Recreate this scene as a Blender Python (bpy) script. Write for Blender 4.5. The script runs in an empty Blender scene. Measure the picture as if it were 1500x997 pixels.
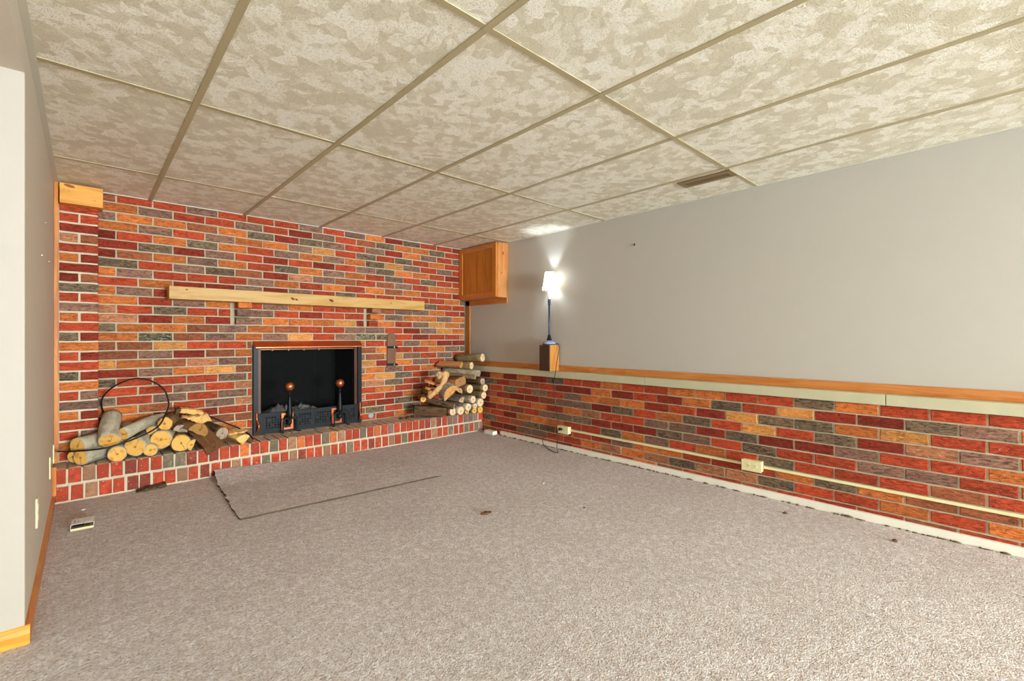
import bpy, bmesh, math, random
from mathutils import Vector, Matrix, noise

# ------------------------------------------------------------------ camera, world, lights, exposure
SC = bpy.context.scene
COL = SC.collection
CAM_Z = 1.02
cam_data = bpy.data.cameras.new('camera')
cam = bpy.data.objects.new('camera', cam_data)
COL.objects.link(cam)
cam.location = (0, 0, CAM_Z)
cam.rotation_euler = (math.pi / 2, 0, -0.7445)
cam_data.sensor_width = 36
cam_data.lens = 678.44 / 1500 * 36
cam_data.shift_y = -0.00265
cam_data.clip_start = 0.02
SC.camera = cam

SC.view_settings.view_transform = 'Standard'
SC.view_settings.look = 'None'
SC.view_settings.gamma = 1
SC.view_settings.use_curve_mapping = False
SC.view_settings.exposure = 0.97

world = bpy.data.worlds.new('sky')
SC.world = world
world.use_nodes = True
world.node_tree.nodes['Background'].inputs[0].default_value = (0.62, 0.78, 1.0, 1)
world.node_tree.nodes['Background'].inputs[1].default_value = 1.0


def area_light(name, loc, rot, sx, sy, power, color):
    d = bpy.data.lights.new(name, 'AREA')
    d.shape = 'RECTANGLE'; d.size = sx; d.size_y = sy; d.energy = power; d.color = color
    o = bpy.data.objects.new(name, d)
    o.location = loc; o.rotation_euler = rot
    COL.objects.link(o)
    return o


# daylight entering through the wide glazed doors in the wall behind the camera
area_light('window_daylight', (1.6, -6.97, 1.0), (math.radians(103), 0, 0), 2.4, 1.75, 660, (0.755, 0.895, 1.0))
# fill light added on the passage side to brighten right wall and ceiling
area_light('added_passage_light', (-2.27, -1.9, 1.0), (math.radians(96), 0, math.radians(-90)), 4.2, 1.5, 4, (0.80, 0.92, 1.0))
# unseen ceiling panels added behind the camera to brighten the room
area_light('added_panel_light', (1.264, -0.667, 2.005), (0, 0, 0), 0.55, 1.15, 5, (0.98, 0.96, 0.92))
area_light('added_panel_light', (2.483, -1.886, 2.005), (0, 0, 0), 0.55, 1.15, 5, (0.98, 0.96, 0.92))
SC.cycles.diffuse_bounces = 7

RND = random.Random(7)


# ------------------------------------------------------------------ colour and node helpers
def lin(r, g=None, b=None):
    if g is None: r, g, b = r
    f = lambda c: (c / 12.92 if c <= 0.04045 else ((c + 0.055) / 1.055) ** 2.4)
    return (f(r / 255), f(g / 255), f(b / 255), 1)


class NT:
    def __init__(self, name):
        self.m = bpy.data.materials.new(name); self.m.use_nodes = True
        self.t = self.m.node_tree; self.b = self.t.nodes['Principled BSDF']
        self.b.inputs['Specular IOR Level'].default_value = 0.3

    def n(self, typ, **kw):
        x = self.t.nodes.new(typ)
        for k, v in kw.items(): setattr(x, k, v)
        return x

    def l(self, a, b): self.t.links.new(a, b)

    def setin(self, sock, v):
        if isinstance(v, bpy.types.NodeSocket): self.l(v, sock)
        else: sock.default_value = v

    def coord(self, scale=(1, 1, 1), rand=True, kind='Object'):
        c = self.n('ShaderNodeTexCoord').outputs[kind]
        mp = self.n('ShaderNodeMapping'); self.l(c, mp.inputs[0]); mp.inputs['Scale'].default_value = scale
        v = mp.outputs[0]
        if rand:
            r = self.n('ShaderNodeObjectInfo').outputs['Random']
            k = self.math('MULTIPLY', r, 137.0)
            a = self.n('ShaderNodeVectorMath', operation='ADD'); self.l(v, a.inputs[0]); self.l(k, a.inputs[1]); v = a.outputs[0]
        return v

    def math(self, op, a, b=0.0, c=0.0):
        x = self.n('ShaderNodeMath', operation=op)
        for i, v in enumerate((a, b, c)): self.setin(x.inputs[i], v)
        return x.outputs[0]

    def noise(self, vec, scale, detail=3, rough=0.55, dist=0.0):
        x = self.n('ShaderNodeTexNoise'); self.l(vec, x.inputs['Vector'])
        x.inputs['Scale'].default_value = scale; x.inputs['Detail'].default_value = detail
        x.inputs['Roughness'].default_value = rough; x.inputs['Distortion'].default_value = dist
        return x.outputs['Fac']

    def voro(self, vec, scale, out='Distance', rnd=1.0, feature='F1'):
        x = self.n('ShaderNodeTexVoronoi', feature=feature); self.l(vec, x.inputs['Vector'])
        x.inputs['Scale'].default_value = scale; x.inputs['Randomness'].default_value = rnd
        return x.outputs[out]

    def ramp(self, fac, stops, interp='LINEAR'):
        x = self.n('ShaderNodeValToRGB'); self.l(fac, x.inputs[0]); e = x.color_ramp.elements
        x.color_ramp.interpolation = interp
        while len(e) < len(stops): e.new(0.5)
        for el, (p, c) in zip(e, stops):
            el.position = p; el.color = c if len(c) == 4 else (*c, 1)
        return x.outputs[0]

    def step(self, fac, a, b):
        x = self.n('ShaderNodeMapRange', interpolation_type='SMOOTHSTEP'); self.setin(x.inputs[0], fac)
        x.inputs[1].default_value = a; x.inputs[2].default_value = b
        return x.outputs[0]

    def mix(self, fac, a, b, blend='MIX'):
        x = self.n('ShaderNodeMix', data_type='RGBA', blend_type=blend)
        self.setin(x.inputs[0], fac); self.setin(x.inputs[6], a); self.setin(x.inputs[7], b)
        return x.outputs[2]

    def bump(self, h, strength=0.5, dist=0.01):
        x = self.n('ShaderNodeBump'); x.inputs['Strength'].default_value = strength; x.inputs['Distance'].default_value = dist
        self.l(h, x.inputs['Height']); self.l(x.outputs[0], self.b.inputs['Normal'])

    def done(self, color, rough=0.7, metal=0.0, spec=None):
        self.setin(self.b.inputs['Base Color'], color)
        self.setin(self.b.inputs['Roughness'], rough)
        self.b.inputs['Metallic'].default_value = metal
        if spec is not None: self.b.inputs['Specular IOR Level'].default_value = spec
        return self.m


def m_plain(name, rgb, rough=0.6, metal=0.0, bump=0.0, bscale=60, vary=0.06, spec=None):
    k = NT(name); v = k.coord()
    nz = k.noise(v, 9, 4)
    c = k.mix(nz, lin(*[x * (1 - vary) for x in rgb]), lin(*[min(255, x * (1 + vary)) for x in rgb]))
    if bump: k.bump(k.noise(v, bscale, 4), bump, 0.004)
    return k.done(c, rough, metal, spec)


def m_brick(name, rgb, streak=0.6, pale=0.0):
    """wire-cut brick face with bark-like horizontal tears"""
    k = NT(name)
    v = k.coord((24, 24, 105)); vb = k.coord((9, 9, 40)); v2 = k.coord((1, 1, 1))
    rnd = k.n('ShaderNodeObjectInfo').outputs['Random']
    st = k.noise(v, 1.0, 3, 0.6, 1.6)
    st2 = k.noise(vb, 1.3, 3, 0.6, 1.2)
    big = k.noise(v2, 16, 2)
    base = k.ramp(rnd, [(0, lin(*[x * 0.86 for x in rgb])), (0.5, lin(*rgb)), (1, lin(*[min(255, x * 1.1) for x in rgb]))])
    c = k.mix(k.step(big, 0.3, 0.75), base, k.mix(0.4, base, lin(rgb[0] * 0.78, rgb[1] * 0.83, rgb[2] * 0.9)))
    tear = k.math('MULTIPLY', k.step(st, 0.52, 0.38), k.step(st2, 0.22, 0.46))
    c = k.mix(k.math('MULTIPLY', tear, streak), c, lin(rgb[0] * 0.42, rgb[1] * 0.40, rgb[2] * 0.42))
    hi = k.math('MULTIPLY', k.step(st, 0.53, 0.64), k.step(st2, 0.36, 0.56))
    c = k.mix(k.math('MULTIPLY', hi, min(0.9, 0.35 + pale)), c, lin(min(255, rgb[0] * 1.1 + 14 + 70 * pale), min(255, rgb[1] * 1.15 + 20 + 80 * pale), min(255, rgb[2] * 1.15 + 22 + 80 * pale)))
    sp = k.step(k.noise(v2, 95, 2), 0.725, 0.765)
    c = k.mix(k.math('MULTIPLY', sp, 0.65), c, lin(222, 200, 170))
    k.bump(k.math('ADD', k.math('ADD', st, k.math('MULTIPLY', st2, 0.8)), k.math('MULTIPLY', k.noise(v2, 240, 2), 0.2)), 0.9, 0.007)
    return k.done(c, 0.78, spec=0.22)


BRICK = {
    'O': m_brick('brick_orange', (208, 112, 52)),
    'R': m_brick('brick_red', (184, 70, 38)),
    'D': m_brick('brick_maroon', (146, 50, 30)),
    'P': m_brick('brick_mauve', (146, 104, 82), 0.75),
    'G': m_brick('brick_olive_grey', (126, 100, 74), 0.9, 0.12),
    'B': m_brick('brick_brown', (160, 88, 54)),
    'T': m_brick('brick_tan', (184, 116, 78), 0.6, 0.12),
    'L': m_brick('brick_light_orange', (216, 142, 72), 0.5),
    'W': m_brick('brick_whitened_green', (114, 100, 70), 1.0, 0.75),
}


def m_hearth():
    out = {}
    for code, rgb in dict(R=(184, 70, 42), D=(142, 64, 46), T=(162, 114, 82), G=(128, 108, 84), O=(205, 108, 54), P=(150, 108, 92)).items():
        k = NT('hearth_brick_' + code)
        v = k.coord(); rnd = k.n('ShaderNodeObjectInfo').outputs['Random']
        base = k.ramp(rnd, [(0, lin(*[x * 0.85 for x in rgb])), (1, lin(*[min(255, x * 1.1) for x in rgb]))])
        c = k.mix(k.step(k.noise(v, 30, 4), 0.35, 0.7), base, lin(rgb[0] * 0.82, rgb[1] * 0.85, rgb[2] * 0.9))
        c = k.mix(k.math('MULTIPLY', k.step(k.noise(v, 70, 3), 0.64, 0.72), 0.6), c, lin(205, 190, 168))
        # ash and dust lie on the horizontal top of the bricks
        nz = k.n('ShaderNodeSeparateXYZ'); k.l(k.n('ShaderNodeNewGeometry').outputs['True Normal'], nz.inputs[0])
        dust = k.math('MULTIPLY', k.step(nz.outputs[2], 0.5, 0.9), k.step(k.noise(v, 22, 4), 0.1, 0.5))
        c = k.mix(k.math('MULTIPLY', dust, 0.85), c, lin(206, 188, 162))
        k.bump(k.noise(v, 120, 4), 0.5, 0.004)
        out[code] = k.done(c, 0.8, spec=0.2)
    return out


HB = m_hearth()


def m_mortar(name='mortar', rgb=(184, 168, 138)):
    k = NT(name); v = k.coord(rand=False)
    c = k.mix(k.noise(v, 14, 4), lin(*[x * 0.85 for x in rgb]), lin(*[x * 1.1 for x in rgb]))
    k.bump(k.noise(v, 170, 4), 0.7, 0.004)
    return k.done(c, 0.9, spec=0.1)


MORTAR = m_mortar()
MORTAR_PALE = m_mortar('pale_mortar', (204, 188, 158))


def m_wood(name, a, b, axis, rough=0.42, knots=0.0, ring=9):
    """stained pine: grain runs along the given local axis"""
    k = NT(name)
    s = [ring, ring, ring]; s['XYZ'.index(axis)] = 0.9
    v = k.coord(tuple(s))
    g = k.noise(v, 2.2, 5, 0.6, 1.2)
    s2 = [90, 90, 90]; s2['XYZ'.index(axis)] = 3
    f = k.noise(k.coord(tuple(s2)), 1.5, 2)
    c = k.mix(k.step(g, 0.35, 0.7), lin(*a), lin(*b))
    c = k.mix(k.math('MULTIPLY', k.step(f, 0.5, 0.75), 0.25), c, lin(*[x * 0.72 for x in b]))
    if knots:
        s3 = [1, 1, 1]; s3['XYZ'.index(axis)] = 0.55
        d = k.voro(k.coord(tuple(s3)), 5.0)
        c = k.mix(k.math('MULTIPLY', k.step(d, 0.10, 0.05), knots), c, lin(86, 44, 16))
        c = k.mix(k.math('MULTIPLY', k.step(d, 0.22, 0.1), knots * 0.35), c, lin(160, 90, 36))
    k.bump(f, 0.12, 0.002)
    return k.done(c, rough)


W_MANTEL = m_wood('pale_pine', (198, 156, 90), (180, 132, 64), 'X', 0.5, 0.7, 7)
W_BLOCK = m_wood('honey_pine', (224, 158, 58), (202, 126, 34), 'X', 0.4, 0.5, 8)
W_TRIM_X = m_wood('stained_trim_along_x', (210, 138, 62), (186, 104, 34), 'X')
W_TRIM_Y = m_wood('stained_trim_along_y', (205, 132, 66), (184, 104, 44), 'Y')
W_TRIM_Z = m_wood('stained_trim_along_z', (204, 128, 48), (180, 98, 28), 'Z')
W_DOOR = m_wood('cabinet_door_pine', (196, 122, 44), (172, 96, 26), 'Z', 0.35)
W_CAB = m_wood('cabinet_side_pine', (206, 142, 84), (186, 112, 58), 'Z', 0.4, 0.8)
W_DARK = m_wood('dark_speaker_front', (78, 54, 38), (58, 40, 30), 'Z', 0.55)
W_SPK = m_wood('speaker_side_veneer', (196, 132, 62), (176, 108, 44), 'Z', 0.4)

PAINT = m_plain('beige_wall_paint', (184, 177, 163), 0.55, bump=0.08, bscale=220, vary=0.012)
PAINT_JAMB = m_plain('wall_paint_light_offset', (174, 162, 146), 0.6, bump=0.06, bscale=220, vary=0.012)  # same wall paint, darkened to offset the strong light on the jamb
PAINT_HEAD = m_plain('wall_paint_shade_offset', (202, 189, 170), 0.6, bump=0.06, bscale=220, vary=0.012)  # same wall paint, lightened to offset the weak light on the left wall
LEDGE = m_plain('pale_green_paint', (190, 182, 148), 0.45, bump=0.1, bscale=40, vary=0.05)
WHITE_PAINT = m_plain('white_paint', (232, 224, 204), 0.45, bump=0.1, bscale=60, vary=0.03)
IVORY = m_plain('ivory_plastic', (226, 214, 160), 0.35, vary=0.02)
SLOT = m_plain('dark_slot', (60, 44, 30), 0.7)
TBAR = m_plain('tan_painted_metal', (176, 162, 126), 0.32, vary=0.02)
ANGLE = m_plain('pale_painted_metal', (204, 200, 182), 0.4, vary=0.02)
BLACK = m_plain('black_iron', (28, 28, 29), 0.5, 0.0, bump=0.1, spec=0.2)
BLACK_SATIN = m_plain('satin_black_steel', (19, 19, 20), 0.42, 0.0, spec=0.22)
COPPER = m_plain('copper', (206, 112, 66), 0.32, 0.85, vary=0.08)
BRONZE = m_plain('aged_bronze', (120, 84, 64), 0.42, 0.5, bump=0.15, vary=0.15)
DKBRONZE = m_plain('dark_bronze', (70, 44, 34), 0.4, 0.4, vary=0.25)
CHROME = m_plain('bright_metal', (220, 220, 220), 0.2, 1.0)
RUBBER = m_plain('black_rubber', (20, 20, 22), 0.45)
CORD = m_plain('brown_cord', (52, 38, 32), 0.5)
SOOT = m_plain('sooty_firebrick', (24, 22, 20), 0.9, bump=0.6, bscale=30, vary=0.4)
ASH = m_plain('pale_ash', (216, 206, 190), 0.95, bump=0.9, bscale=70, vary=0.35)
NAVY = m_plain('blue_grey_lamp_metal', (62, 68, 92), 0.35, 0.4)
LAMP_BASE = m_plain('pale_blue_glaze', (140, 150, 178), 0.3)
CARD = m_plain('white_cardboard', (228, 222, 210), 0.6, vary=0.02)
CARD_IN = m_plain('yellowed_cardboard', (222, 206, 150), 0.7, vary=0.05)
INK = m_plain('grey_ink', (72, 72, 80), 0.7)
INK_PALE = m_plain('pale_ink', (170, 178, 184), 0.7)
VENT = m_plain('brown_register_metal', (140, 116, 80), 0.4, 0.3)
DARKHOLE = m_plain('dark_duct', (22, 16, 12), 0.9)
GLASSY = m_plain('window_glass', (200, 215, 225), 0.05)
PALEWOOD = m_wood('pale_split_wood', (236, 192, 118), (212, 156, 82), 'Z', 0.8, ring=14)
BROWNWOOD = m_wood('brown_split_wood', (136, 92, 54), (100, 64, 36), 'Z', 0.85, ring=14)
ORANGEWOOD = m_wood('orange_split_wood', (206, 146, 84), (170, 104, 52), 'Z', 0.8, ring=14)
BROWNLEAF = m_plain('dry_brown_leaf', (96, 62, 34), 0.8, vary=0.2)


def m_endgrain(name, rgb, dark):
    k = NT(name)
    tc = k.n('ShaderNodeTexCoord').outputs['Object']
    turn = k.n('ShaderNodeVectorRotate', rotation_type='Z_AXIS'); k.l(tc, turn.inputs['Vector']); k.l(k.math('MULTIPLY', k.n('ShaderNodeObjectInfo').outputs['Random'], 6.283), turn.inputs['Angle'])
    sep = k.n('ShaderNodeSeparateXYZ'); k.l(turn.outputs[0], sep.inputs[0])
    v = k.coord()
    nz = k.noise(v, 26, 3)
    rad = k.math('SQRT', k.math('ADD', k.math('POWER', sep.outputs[0], 2.0), k.math('POWER', sep.outputs[1], 2.0)))
    ring = k.math('SINE', k.math('ADD', k.math('MULTIPLY', rad, 1300.0), k.math('MULTIPLY', nz, 7.0)))
    c = k.mix(k.math('MULTIPLY', k.step(ring, 0.2, 1.0), 0.22), lin(*rgb), lin(*dark))
    c = k.mix(k.math('MULTIPLY', k.step(k.noise(v, 30, 3), 0.52, 0.72), 0.75), c, lin(*dark))
    heart = k.math('MULTIPLY', k.step(rad, 0.012, 0.003), 0.6)
    c = k.mix(heart, c, lin(dark[0] * 0.7, dark[1] * 0.6, dark[2] * 0.6))
    crack = k.math('LESS_THAN', k.math('ABSOLUTE', k.math('ADD', sep.outputs[0], k.math('MULTIPLY', k.math('SUBTRACT', nz, 0.5), 0.03))), 0.0011)
    crack = k.math('MULTIPLY', crack, k.math('GREATER_THAN', sep.outputs[1], -0.004))
    c = k.mix(k.math('MULTIPLY', crack, 0.85), c, lin(60, 34, 14))
    k.bump(k.noise(v, 200, 3), 0.4, 0.002)
    return k.done(c, 0.8, spec=0.1)


END_Y = m_endgrain('yellow_end_grain', (226, 172, 88), (188, 116, 42))
END_C = m_endgrain('cream_end_grain', (228, 196, 152), (190, 132, 80))
END_B = m_endgrain('weathered_end_grain', (176, 152, 126), (120, 92, 68))


def m_bark(name, rgb, dark, rough_scale, strength, amount):
    k = NT(name)
    v = k.coord((1, 1, 0.35)); v2 = k.coord()
    a = k.noise(v, rough_scale, 5, 0.65, 0.6)
    c = k.mix(k.math('MULTIPLY', k.step(a, 0.52, 0.38), amount), lin(*rgb), lin(*dark))
    c = k.mix(k.math('MULTIPLY', k.step(k.noise(v2, 18, 3), 0.5, 0.7), 0.35), c, lin(*[min(255, x * 1.22) for x in rgb]))
    ln = k.noise(k.coord((6, 6, 120)), 1.0, 2)
    c = k.mix(k.math('MULTIPLY', k.step(ln, 0.66, 0.74), 0.35), c, lin(*[x * 0.6 for x in dark]))
    k.bump(a, strength, 0.01)
    return k.done(c, 0.85, spec=0.15)


BK_GREY = m_bark('smooth_grey_bark', (176, 164, 138), (128, 116, 92), 24, 0.25, 0.6)
BK_DARK = m_bark('rough_dark_bark', (96, 72, 48), (40, 28, 18), 42, 0.9, 0.85)
BK_BROWN = m_bark('brown_bark', (142, 106, 68), (84, 58, 36), 36, 0.6, 0.7)
BK_WHITE = m_bark('silver_bark', (166, 148, 124), (100, 84, 66), 30, 0.4, 0.6)
BK_OLIVE = m_bark('olive_bark', (136, 112, 76), (84, 66, 42), 30, 0.4, 0.6)


def m_carpet():
    k = NT('speckled_beige_carpet')
    v = k.coord(rand=False, kind='Generated')
    pos = k.n('ShaderNodeNewGeometry').outputs['Position']
    cell = k.voro(pos, 125, 'Color')
    sx = k.n('ShaderNodeSeparateColor'); k.l(cell, sx.inputs[0])
    c = k.ramp(sx.outputs[0], [(0.0, lin(131, 106, 96)), (0.10, lin(169, 149, 138)), (0.28, lin(198, 184, 175)), (0.55, lin(214, 205, 197)), (0.8, lin(233, 226, 222)), (1.0, lin(235, 236, 241))])
    c2 = k.ramp(k.noise(pos, 105, 3, 0.75), [(0.34, lin(149, 125, 114)), (0.46, lin(205, 193, 185)), (0.6, lin(225, 219, 213)), (0.72, lin(235, 236, 241))])
    c = k.mix(0.55, c, c2)
    fleck = k.noise(pos, 150, 2, 0.6)
    c = k.mix(k.math('MULTIPLY', k.step(fleck, 0.40, 0.30), 0.75), c, lin(112, 84, 66))
    c = k.mix(k.math('MULTIPLY', k.step(fleck, 0.62, 0.72), 0.6), c, lin(244, 236, 226))
    clump = k.noise(pos, 26, 3)
    c = k.mix(k.math('MULTIPLY', k.step(clump, 0.62, 0.40), 0.35), c, lin(169, 149, 135))
    wear = k.noise(pos, 2.3, 3)
    c = k.mix(k.math('MULTIPLY', k.step(wear, 0.60, 0.40), 0.16), c, lin(169, 156, 145))
    h = k.math('ADD', k.math('MULTIPLY', k.voro(pos, 190), 0.6), k.noise(pos, 110, 3, 0.7))
    k.bump(h, 0.6, 0.010)
    return k.done(c, 0.95, spec=0.05)


CARPET = m_carpet()
FRAY = m_plain('carpet_backing', (104, 86, 62), 0.95, bump=0.8, bscale=200, vary=0.3)


def m_tile():
    k = NT('stippled_ceiling_tile')
    v = k.coord((1, 1, 0), True)

    def cells(scale, angle, metric, stretch):
        r0 = k.n('ShaderNodeVectorRotate', rotation_type='Z_AXIS'); k.l(v, r0.inputs['Vector']); r0.inputs['Angle'].default_value = angle
        mp = k.n('ShaderNodeMapping'); k.l(r0.outputs[0], mp.inputs[0]); mp.inputs['Scale'].default_value = stretch
        x = k.n('ShaderNodeTexVoronoi', distance=metric); k.l(mp.outputs[0], x.inputs['Vector']); x.inputs['Scale'].default_value = scale
        sc = k.n('ShaderNodeSeparateColor'); k.l(x.outputs['Color'], sc.inputs[0]); return sc

    s1 = cells(14, 0.5, 'MANHATTAN', (1, 1.35, 1)); s2 = cells(16, 2.0, 'EUCLIDEAN', (1, 1.5, 1)); s3 = cells(11, 1.2, 'MANHATTAN', (1.4, 1, 1))
    t = k.math('ADD', k.math('MULTIPLY', s1.outputs[0], 0.45), k.math('ADD', k.math('MULTIPLY', s2.outputs[1], 0.35), k.math('MULTIPLY', s3.outputs[2], 0.2)))
    c = k.ramp(t, [(0.0, lin(218, 209, 184)), (0.36, lin(226, 218, 194)), (0.46, lin(233, 226, 204)), (0.53, lin(242, 236, 217)), (0.63, lin(249, 244, 229))], 'CONSTANT')
    # brushed stipple, each patch combed its own way
    rot = k.n('ShaderNodeVectorRotate', rotation_type='Z_AXIS'); k.l(v, rot.inputs['Vector']); k.l(k.math('MULTIPLY', s1.outputs[1], 6.28), rot.inputs['Angle'])
    mp = k.n('ShaderNodeMapping'); k.l(rot.outputs[0], mp.inputs[0]); mp.inputs['Scale'].default_value = (300, 110, 1)
    comb = k.noise(mp.outputs[0], 1.0, 2, 0.6)
    fine = k.noise(v, 260, 3, 0.65)
    c = k.mix(k.math('MULTIPLY', k.step(comb, 0.48, 0.34), 0.75), c, lin(192, 178, 144))
    c = k.mix(k.math('MULTIPLY', k.step(fine, 0.42, 0.32), 0.6), c, lin(184, 170, 138))
    k.bump(k.math('ADD', comb, k.math('MULTIPLY', fine, 0.6)), 0.5, 0.006)
    return k.done(c, 0.42, spec=0.35)


TILE = m_tile()


def m_shade():
    k = NT('glowing_fabric_shade')
    k.b.inputs['Emission Color'].default_value = (1.0, 0.97, 0.93, 1)
    k.b.inputs['Emission Strength'].default_value = 0.26
    return k.done(lin(245, 240, 230), 0.9)


SHADE = m_shade()


def m_bulb():
    k = NT('lit_bulb')
    k.b.inputs['Emission Color'].default_value = (1.0, 0.98, 0.95, 1)
    k.b.inputs['Emission Strength'].default_value = 5
    return k.done((1, 1, 1, 1), 0.4)


BULB = m_bulb()


def m_screen():
    k = NT('fine_black_mesh_screen')
    tr = k.n('ShaderNodeBsdfTransparent'); mx = k.n('ShaderNodeMixShader')
    out = k.t.nodes['Material Output']
    mx.inputs[0].default_value = 0.3          # share of the view that the fine wires cover
    k.l(tr.outputs[0], mx.inputs[1]); k.l(k.b.outputs[0], mx.inputs[2]); k.l(mx.outputs[0], out.inputs['Surface'])
    return k.done(lin(14, 14, 14), 0.8, spec=0.05)


SCREEN = m_screen()


# ------------------------------------------------------------------ mesh helpers
def link(name, mesh, mat=None, parent=None, **props):
    o = bpy.data.objects.new(name, mesh); COL.objects.link(o)
    if mat is not None:
        if len(mesh.materials) == 0: mesh.materials.append(mat)
        else:
            o.material_slots[0].link = 'OBJECT'; o.material_slots[0].material = mat
    if parent is not None: o.parent = parent
    for k_, v_ in props.items():
        if v_ is not None: o[k_] = v_
    return o


def from_bm(bm, name):
    me = bpy.data.meshes.new(name); bm.normal_update(); bm.to_mesh(me); bm.free(); return me


def bm_box(bm, a, b, bev=0.0):
    x0, y0, z0 = a; x1, y1, z1 = b
    g = bmesh.ops.create_cube(bm, size=1)
    for v in g['verts']:
        v.co = Vector((x0 + (v.co.x + .5) * (x1 - x0), y0 + (v.co.y + .5) * (y1 - y0), z0 + (v.co.z + .5) * (z1 - z0)))
    if bev:
        es = list({e for v in g['verts'] for e in v.link_edges})
        bmesh.ops.bevel(bm, geom=es, offset=bev, segments=2, profile=0.6, affect='EDGES')


def box(name, a, b, mat, parent=None, bev=0.0, **props):
    """box whose object origin sits at its own centre, so that local textures stay with it"""
    c = (Vector(a) + Vector(b)) / 2
    bm = bmesh.new(); bm_box(bm, Vector(a) - c, Vector(b) - c, bev)
    o = link(name, from_bm(bm, name), mat, parent, **props)
    o.location = c if parent is None else c - Vector(parent.location)
    return o


def empty(name, loc, label=None, cat=None, **props):
    o = bpy.data.objects.new(name, None); COL.objects.link(o); o.location = loc
    o.empty_display_size = 0.05
    if label: o['label'] = label
    if cat: o['category'] = cat
    for k_, v_ in props.items(): o[k_] = v_
    return o


def smooth(o):
    for p in o.data.polygons: p.use_smooth = True
    return o


def lathe_mesh(profile, n=24, cap=True):
    bm = bmesh.new(); rings = []
    for r, z in profile:
        rings.append([bm.verts.new((r * math.cos(2 * math.pi * i / n), r * math.sin(2 * math.pi * i / n), z)) for i in range(n)])
    for A, B in zip(rings, rings[1:]):
        for i in range(n):
            bm.faces.new((A[i], A[(i + 1) % n], B[(i + 1) % n], B[i]))
    if cap:
        bm.faces.new(rings[0][::-1]); bm.faces.new(rings[-1])
    return from_bm(bm, 'lathe')


def catmull(pts, n=6):
    P = [Vector(p) for p in pts]; P = [P[0] * 2 - P[1]] + P + [P[-1] * 2 - P[-2]]
    out = []
    for i in range(1, len(P) - 2):
        for j in range(n):
            t = j / n; a, b, c, d = P[i - 1], P[i], P[i + 1], P[i + 2]
            out.append(0.5 * ((2 * b) + (c - a) * t + (2 * a - 5 * b + 4 * c - d) * t * t + (3 * b - a - 3 * c + d) * t ** 3))
    out.append(P[-2]); return out


def tube_mesh(pts, radii, n=8, wob=0.0, seed=0):
    pts = [Vector(p) for p in pts]
    if not hasattr(radii, '__len__'): radii = [radii] * len(pts)
    bm = bmesh.new(); rings = []; up = Vector((0.3, 0.2, 1)).normalized()
    for i, p in enumerate(pts):
        t = (pts[min(i + 1, len(pts) - 1)] - pts[max(i - 1, 0)]).normalized()
        s = t.cross(up)
        if s.length < 1e-3: s = t.cross(Vector((1, 0, 0)))
        s.normalize(); u = s.cross(t).normalized(); up = u
        ring = []
        for k_ in range(n):
            a = 2 * math.pi * k_ / n; r = radii[i]
            if wob: r *= 1 + wob * noise.noise(Vector((math.cos(a) * 1.5 + seed, math.sin(a) * 1.5, i * 0.6)))
            ring.append(bm.verts.new(p + s * (r * math.cos(a)) + u * (r * math.sin(a))))
        rings.append(ring)
    for A, B in zip(rings, rings[1:]):
        for i in range(n): bm.faces.new((A[i], A[(i + 1) % n], B[(i + 1) % n], B[i]))
    bm.faces.new(rings[0][::-1]); bm.faces.new(rings[-1])
    bmesh.ops.recalc_face_normals(bm, faces=bm.faces)
    return from_bm(bm, 'tube')


def tube(name, pts, r, mat, parent=None, n=8, sm=True, **props):
    o = link(name, tube_mesh(pts, r, n), mat, parent, **props)
    if parent is not None: o.matrix_parent_inverse = Matrix.Translation(-Vector(parent.location))
    return smooth(o) if sm else o


def at_world(o, parent):
    """keep a child that was modelled in world coordinates where it was modelled"""
    o.parent = parent; o.matrix_parent_inverse = Matrix.Translation(-Vector(parent.location)); return o


# ------------------------------------------------------------------ bricks
_bm_cache = {}


def brick_verts(L, H, D, seed, jit=0.0016):
    """front face at local y = 0 looking to -y; length along x, height along z"""
    r = random.Random(seed)
    hx, hz = L / 2, H / 2
    out = [(-hx, -hz), (-hx * .33, -hz), (hx * .33, -hz), (hx, -hz), (hx, hz), (hx * .33, hz), (-hx * .33, hz), (-hx, hz)]
    rim = []
    for x, z in out:
        rim.append((x + r.uniform(-jit, jit), z + r.uniform(-jit, jit)))
    c = 0.0028
    V = []; F = []
    for x, z in rim:
        V.append((x * (1 - c / hx), r.uniform(-.0012, .0012), z * (1 - c / hz)))
    for x, z in rim: V.append((x, 0.0035, z))
    for x, z in rim: V.append((x, D, z))
    n = 8
    F.append(list(range(n)))
    for i in range(n):
        j = (i + 1) % n
        F.append([n + i, n + j, j, i]); F.append([2 * n + i, 2 * n + j, n + j, n + i])
    F.append([2 * n + i for i in range(n)][::-1])
    return V, F


def brick_mesh(L, H, D, variant):
    key = (round(L, 3), round(H, 3), round(D, 3), variant)
    if key not in _bm_cache:
        V, F = brick_verts(key[0], key[1], key[2], hash(key) & 0xffff)
        me = bpy.data.meshes.new('brick'); me.from_pydata(V, [], F); me.update(); me.materials.append(BRICK['R'])
        _bm_cache[key] = me
    return _bm_cache[key]


def put_brick(parent, L, H, D, loc, rotz, mat, name='brick'):
    o = bpy.data.objects.new(name, brick_mesh(L, H, D, RND.randrange(4)))
    COL.objects.link(o); o.parent = parent
    o.location = Vector(loc) - Vector(parent.location); o.rotation_euler = (0, 0, rotz)
    o.material_slots[0].link = 'OBJECT'; o.material_slots[0].material = mat
    return o


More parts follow.
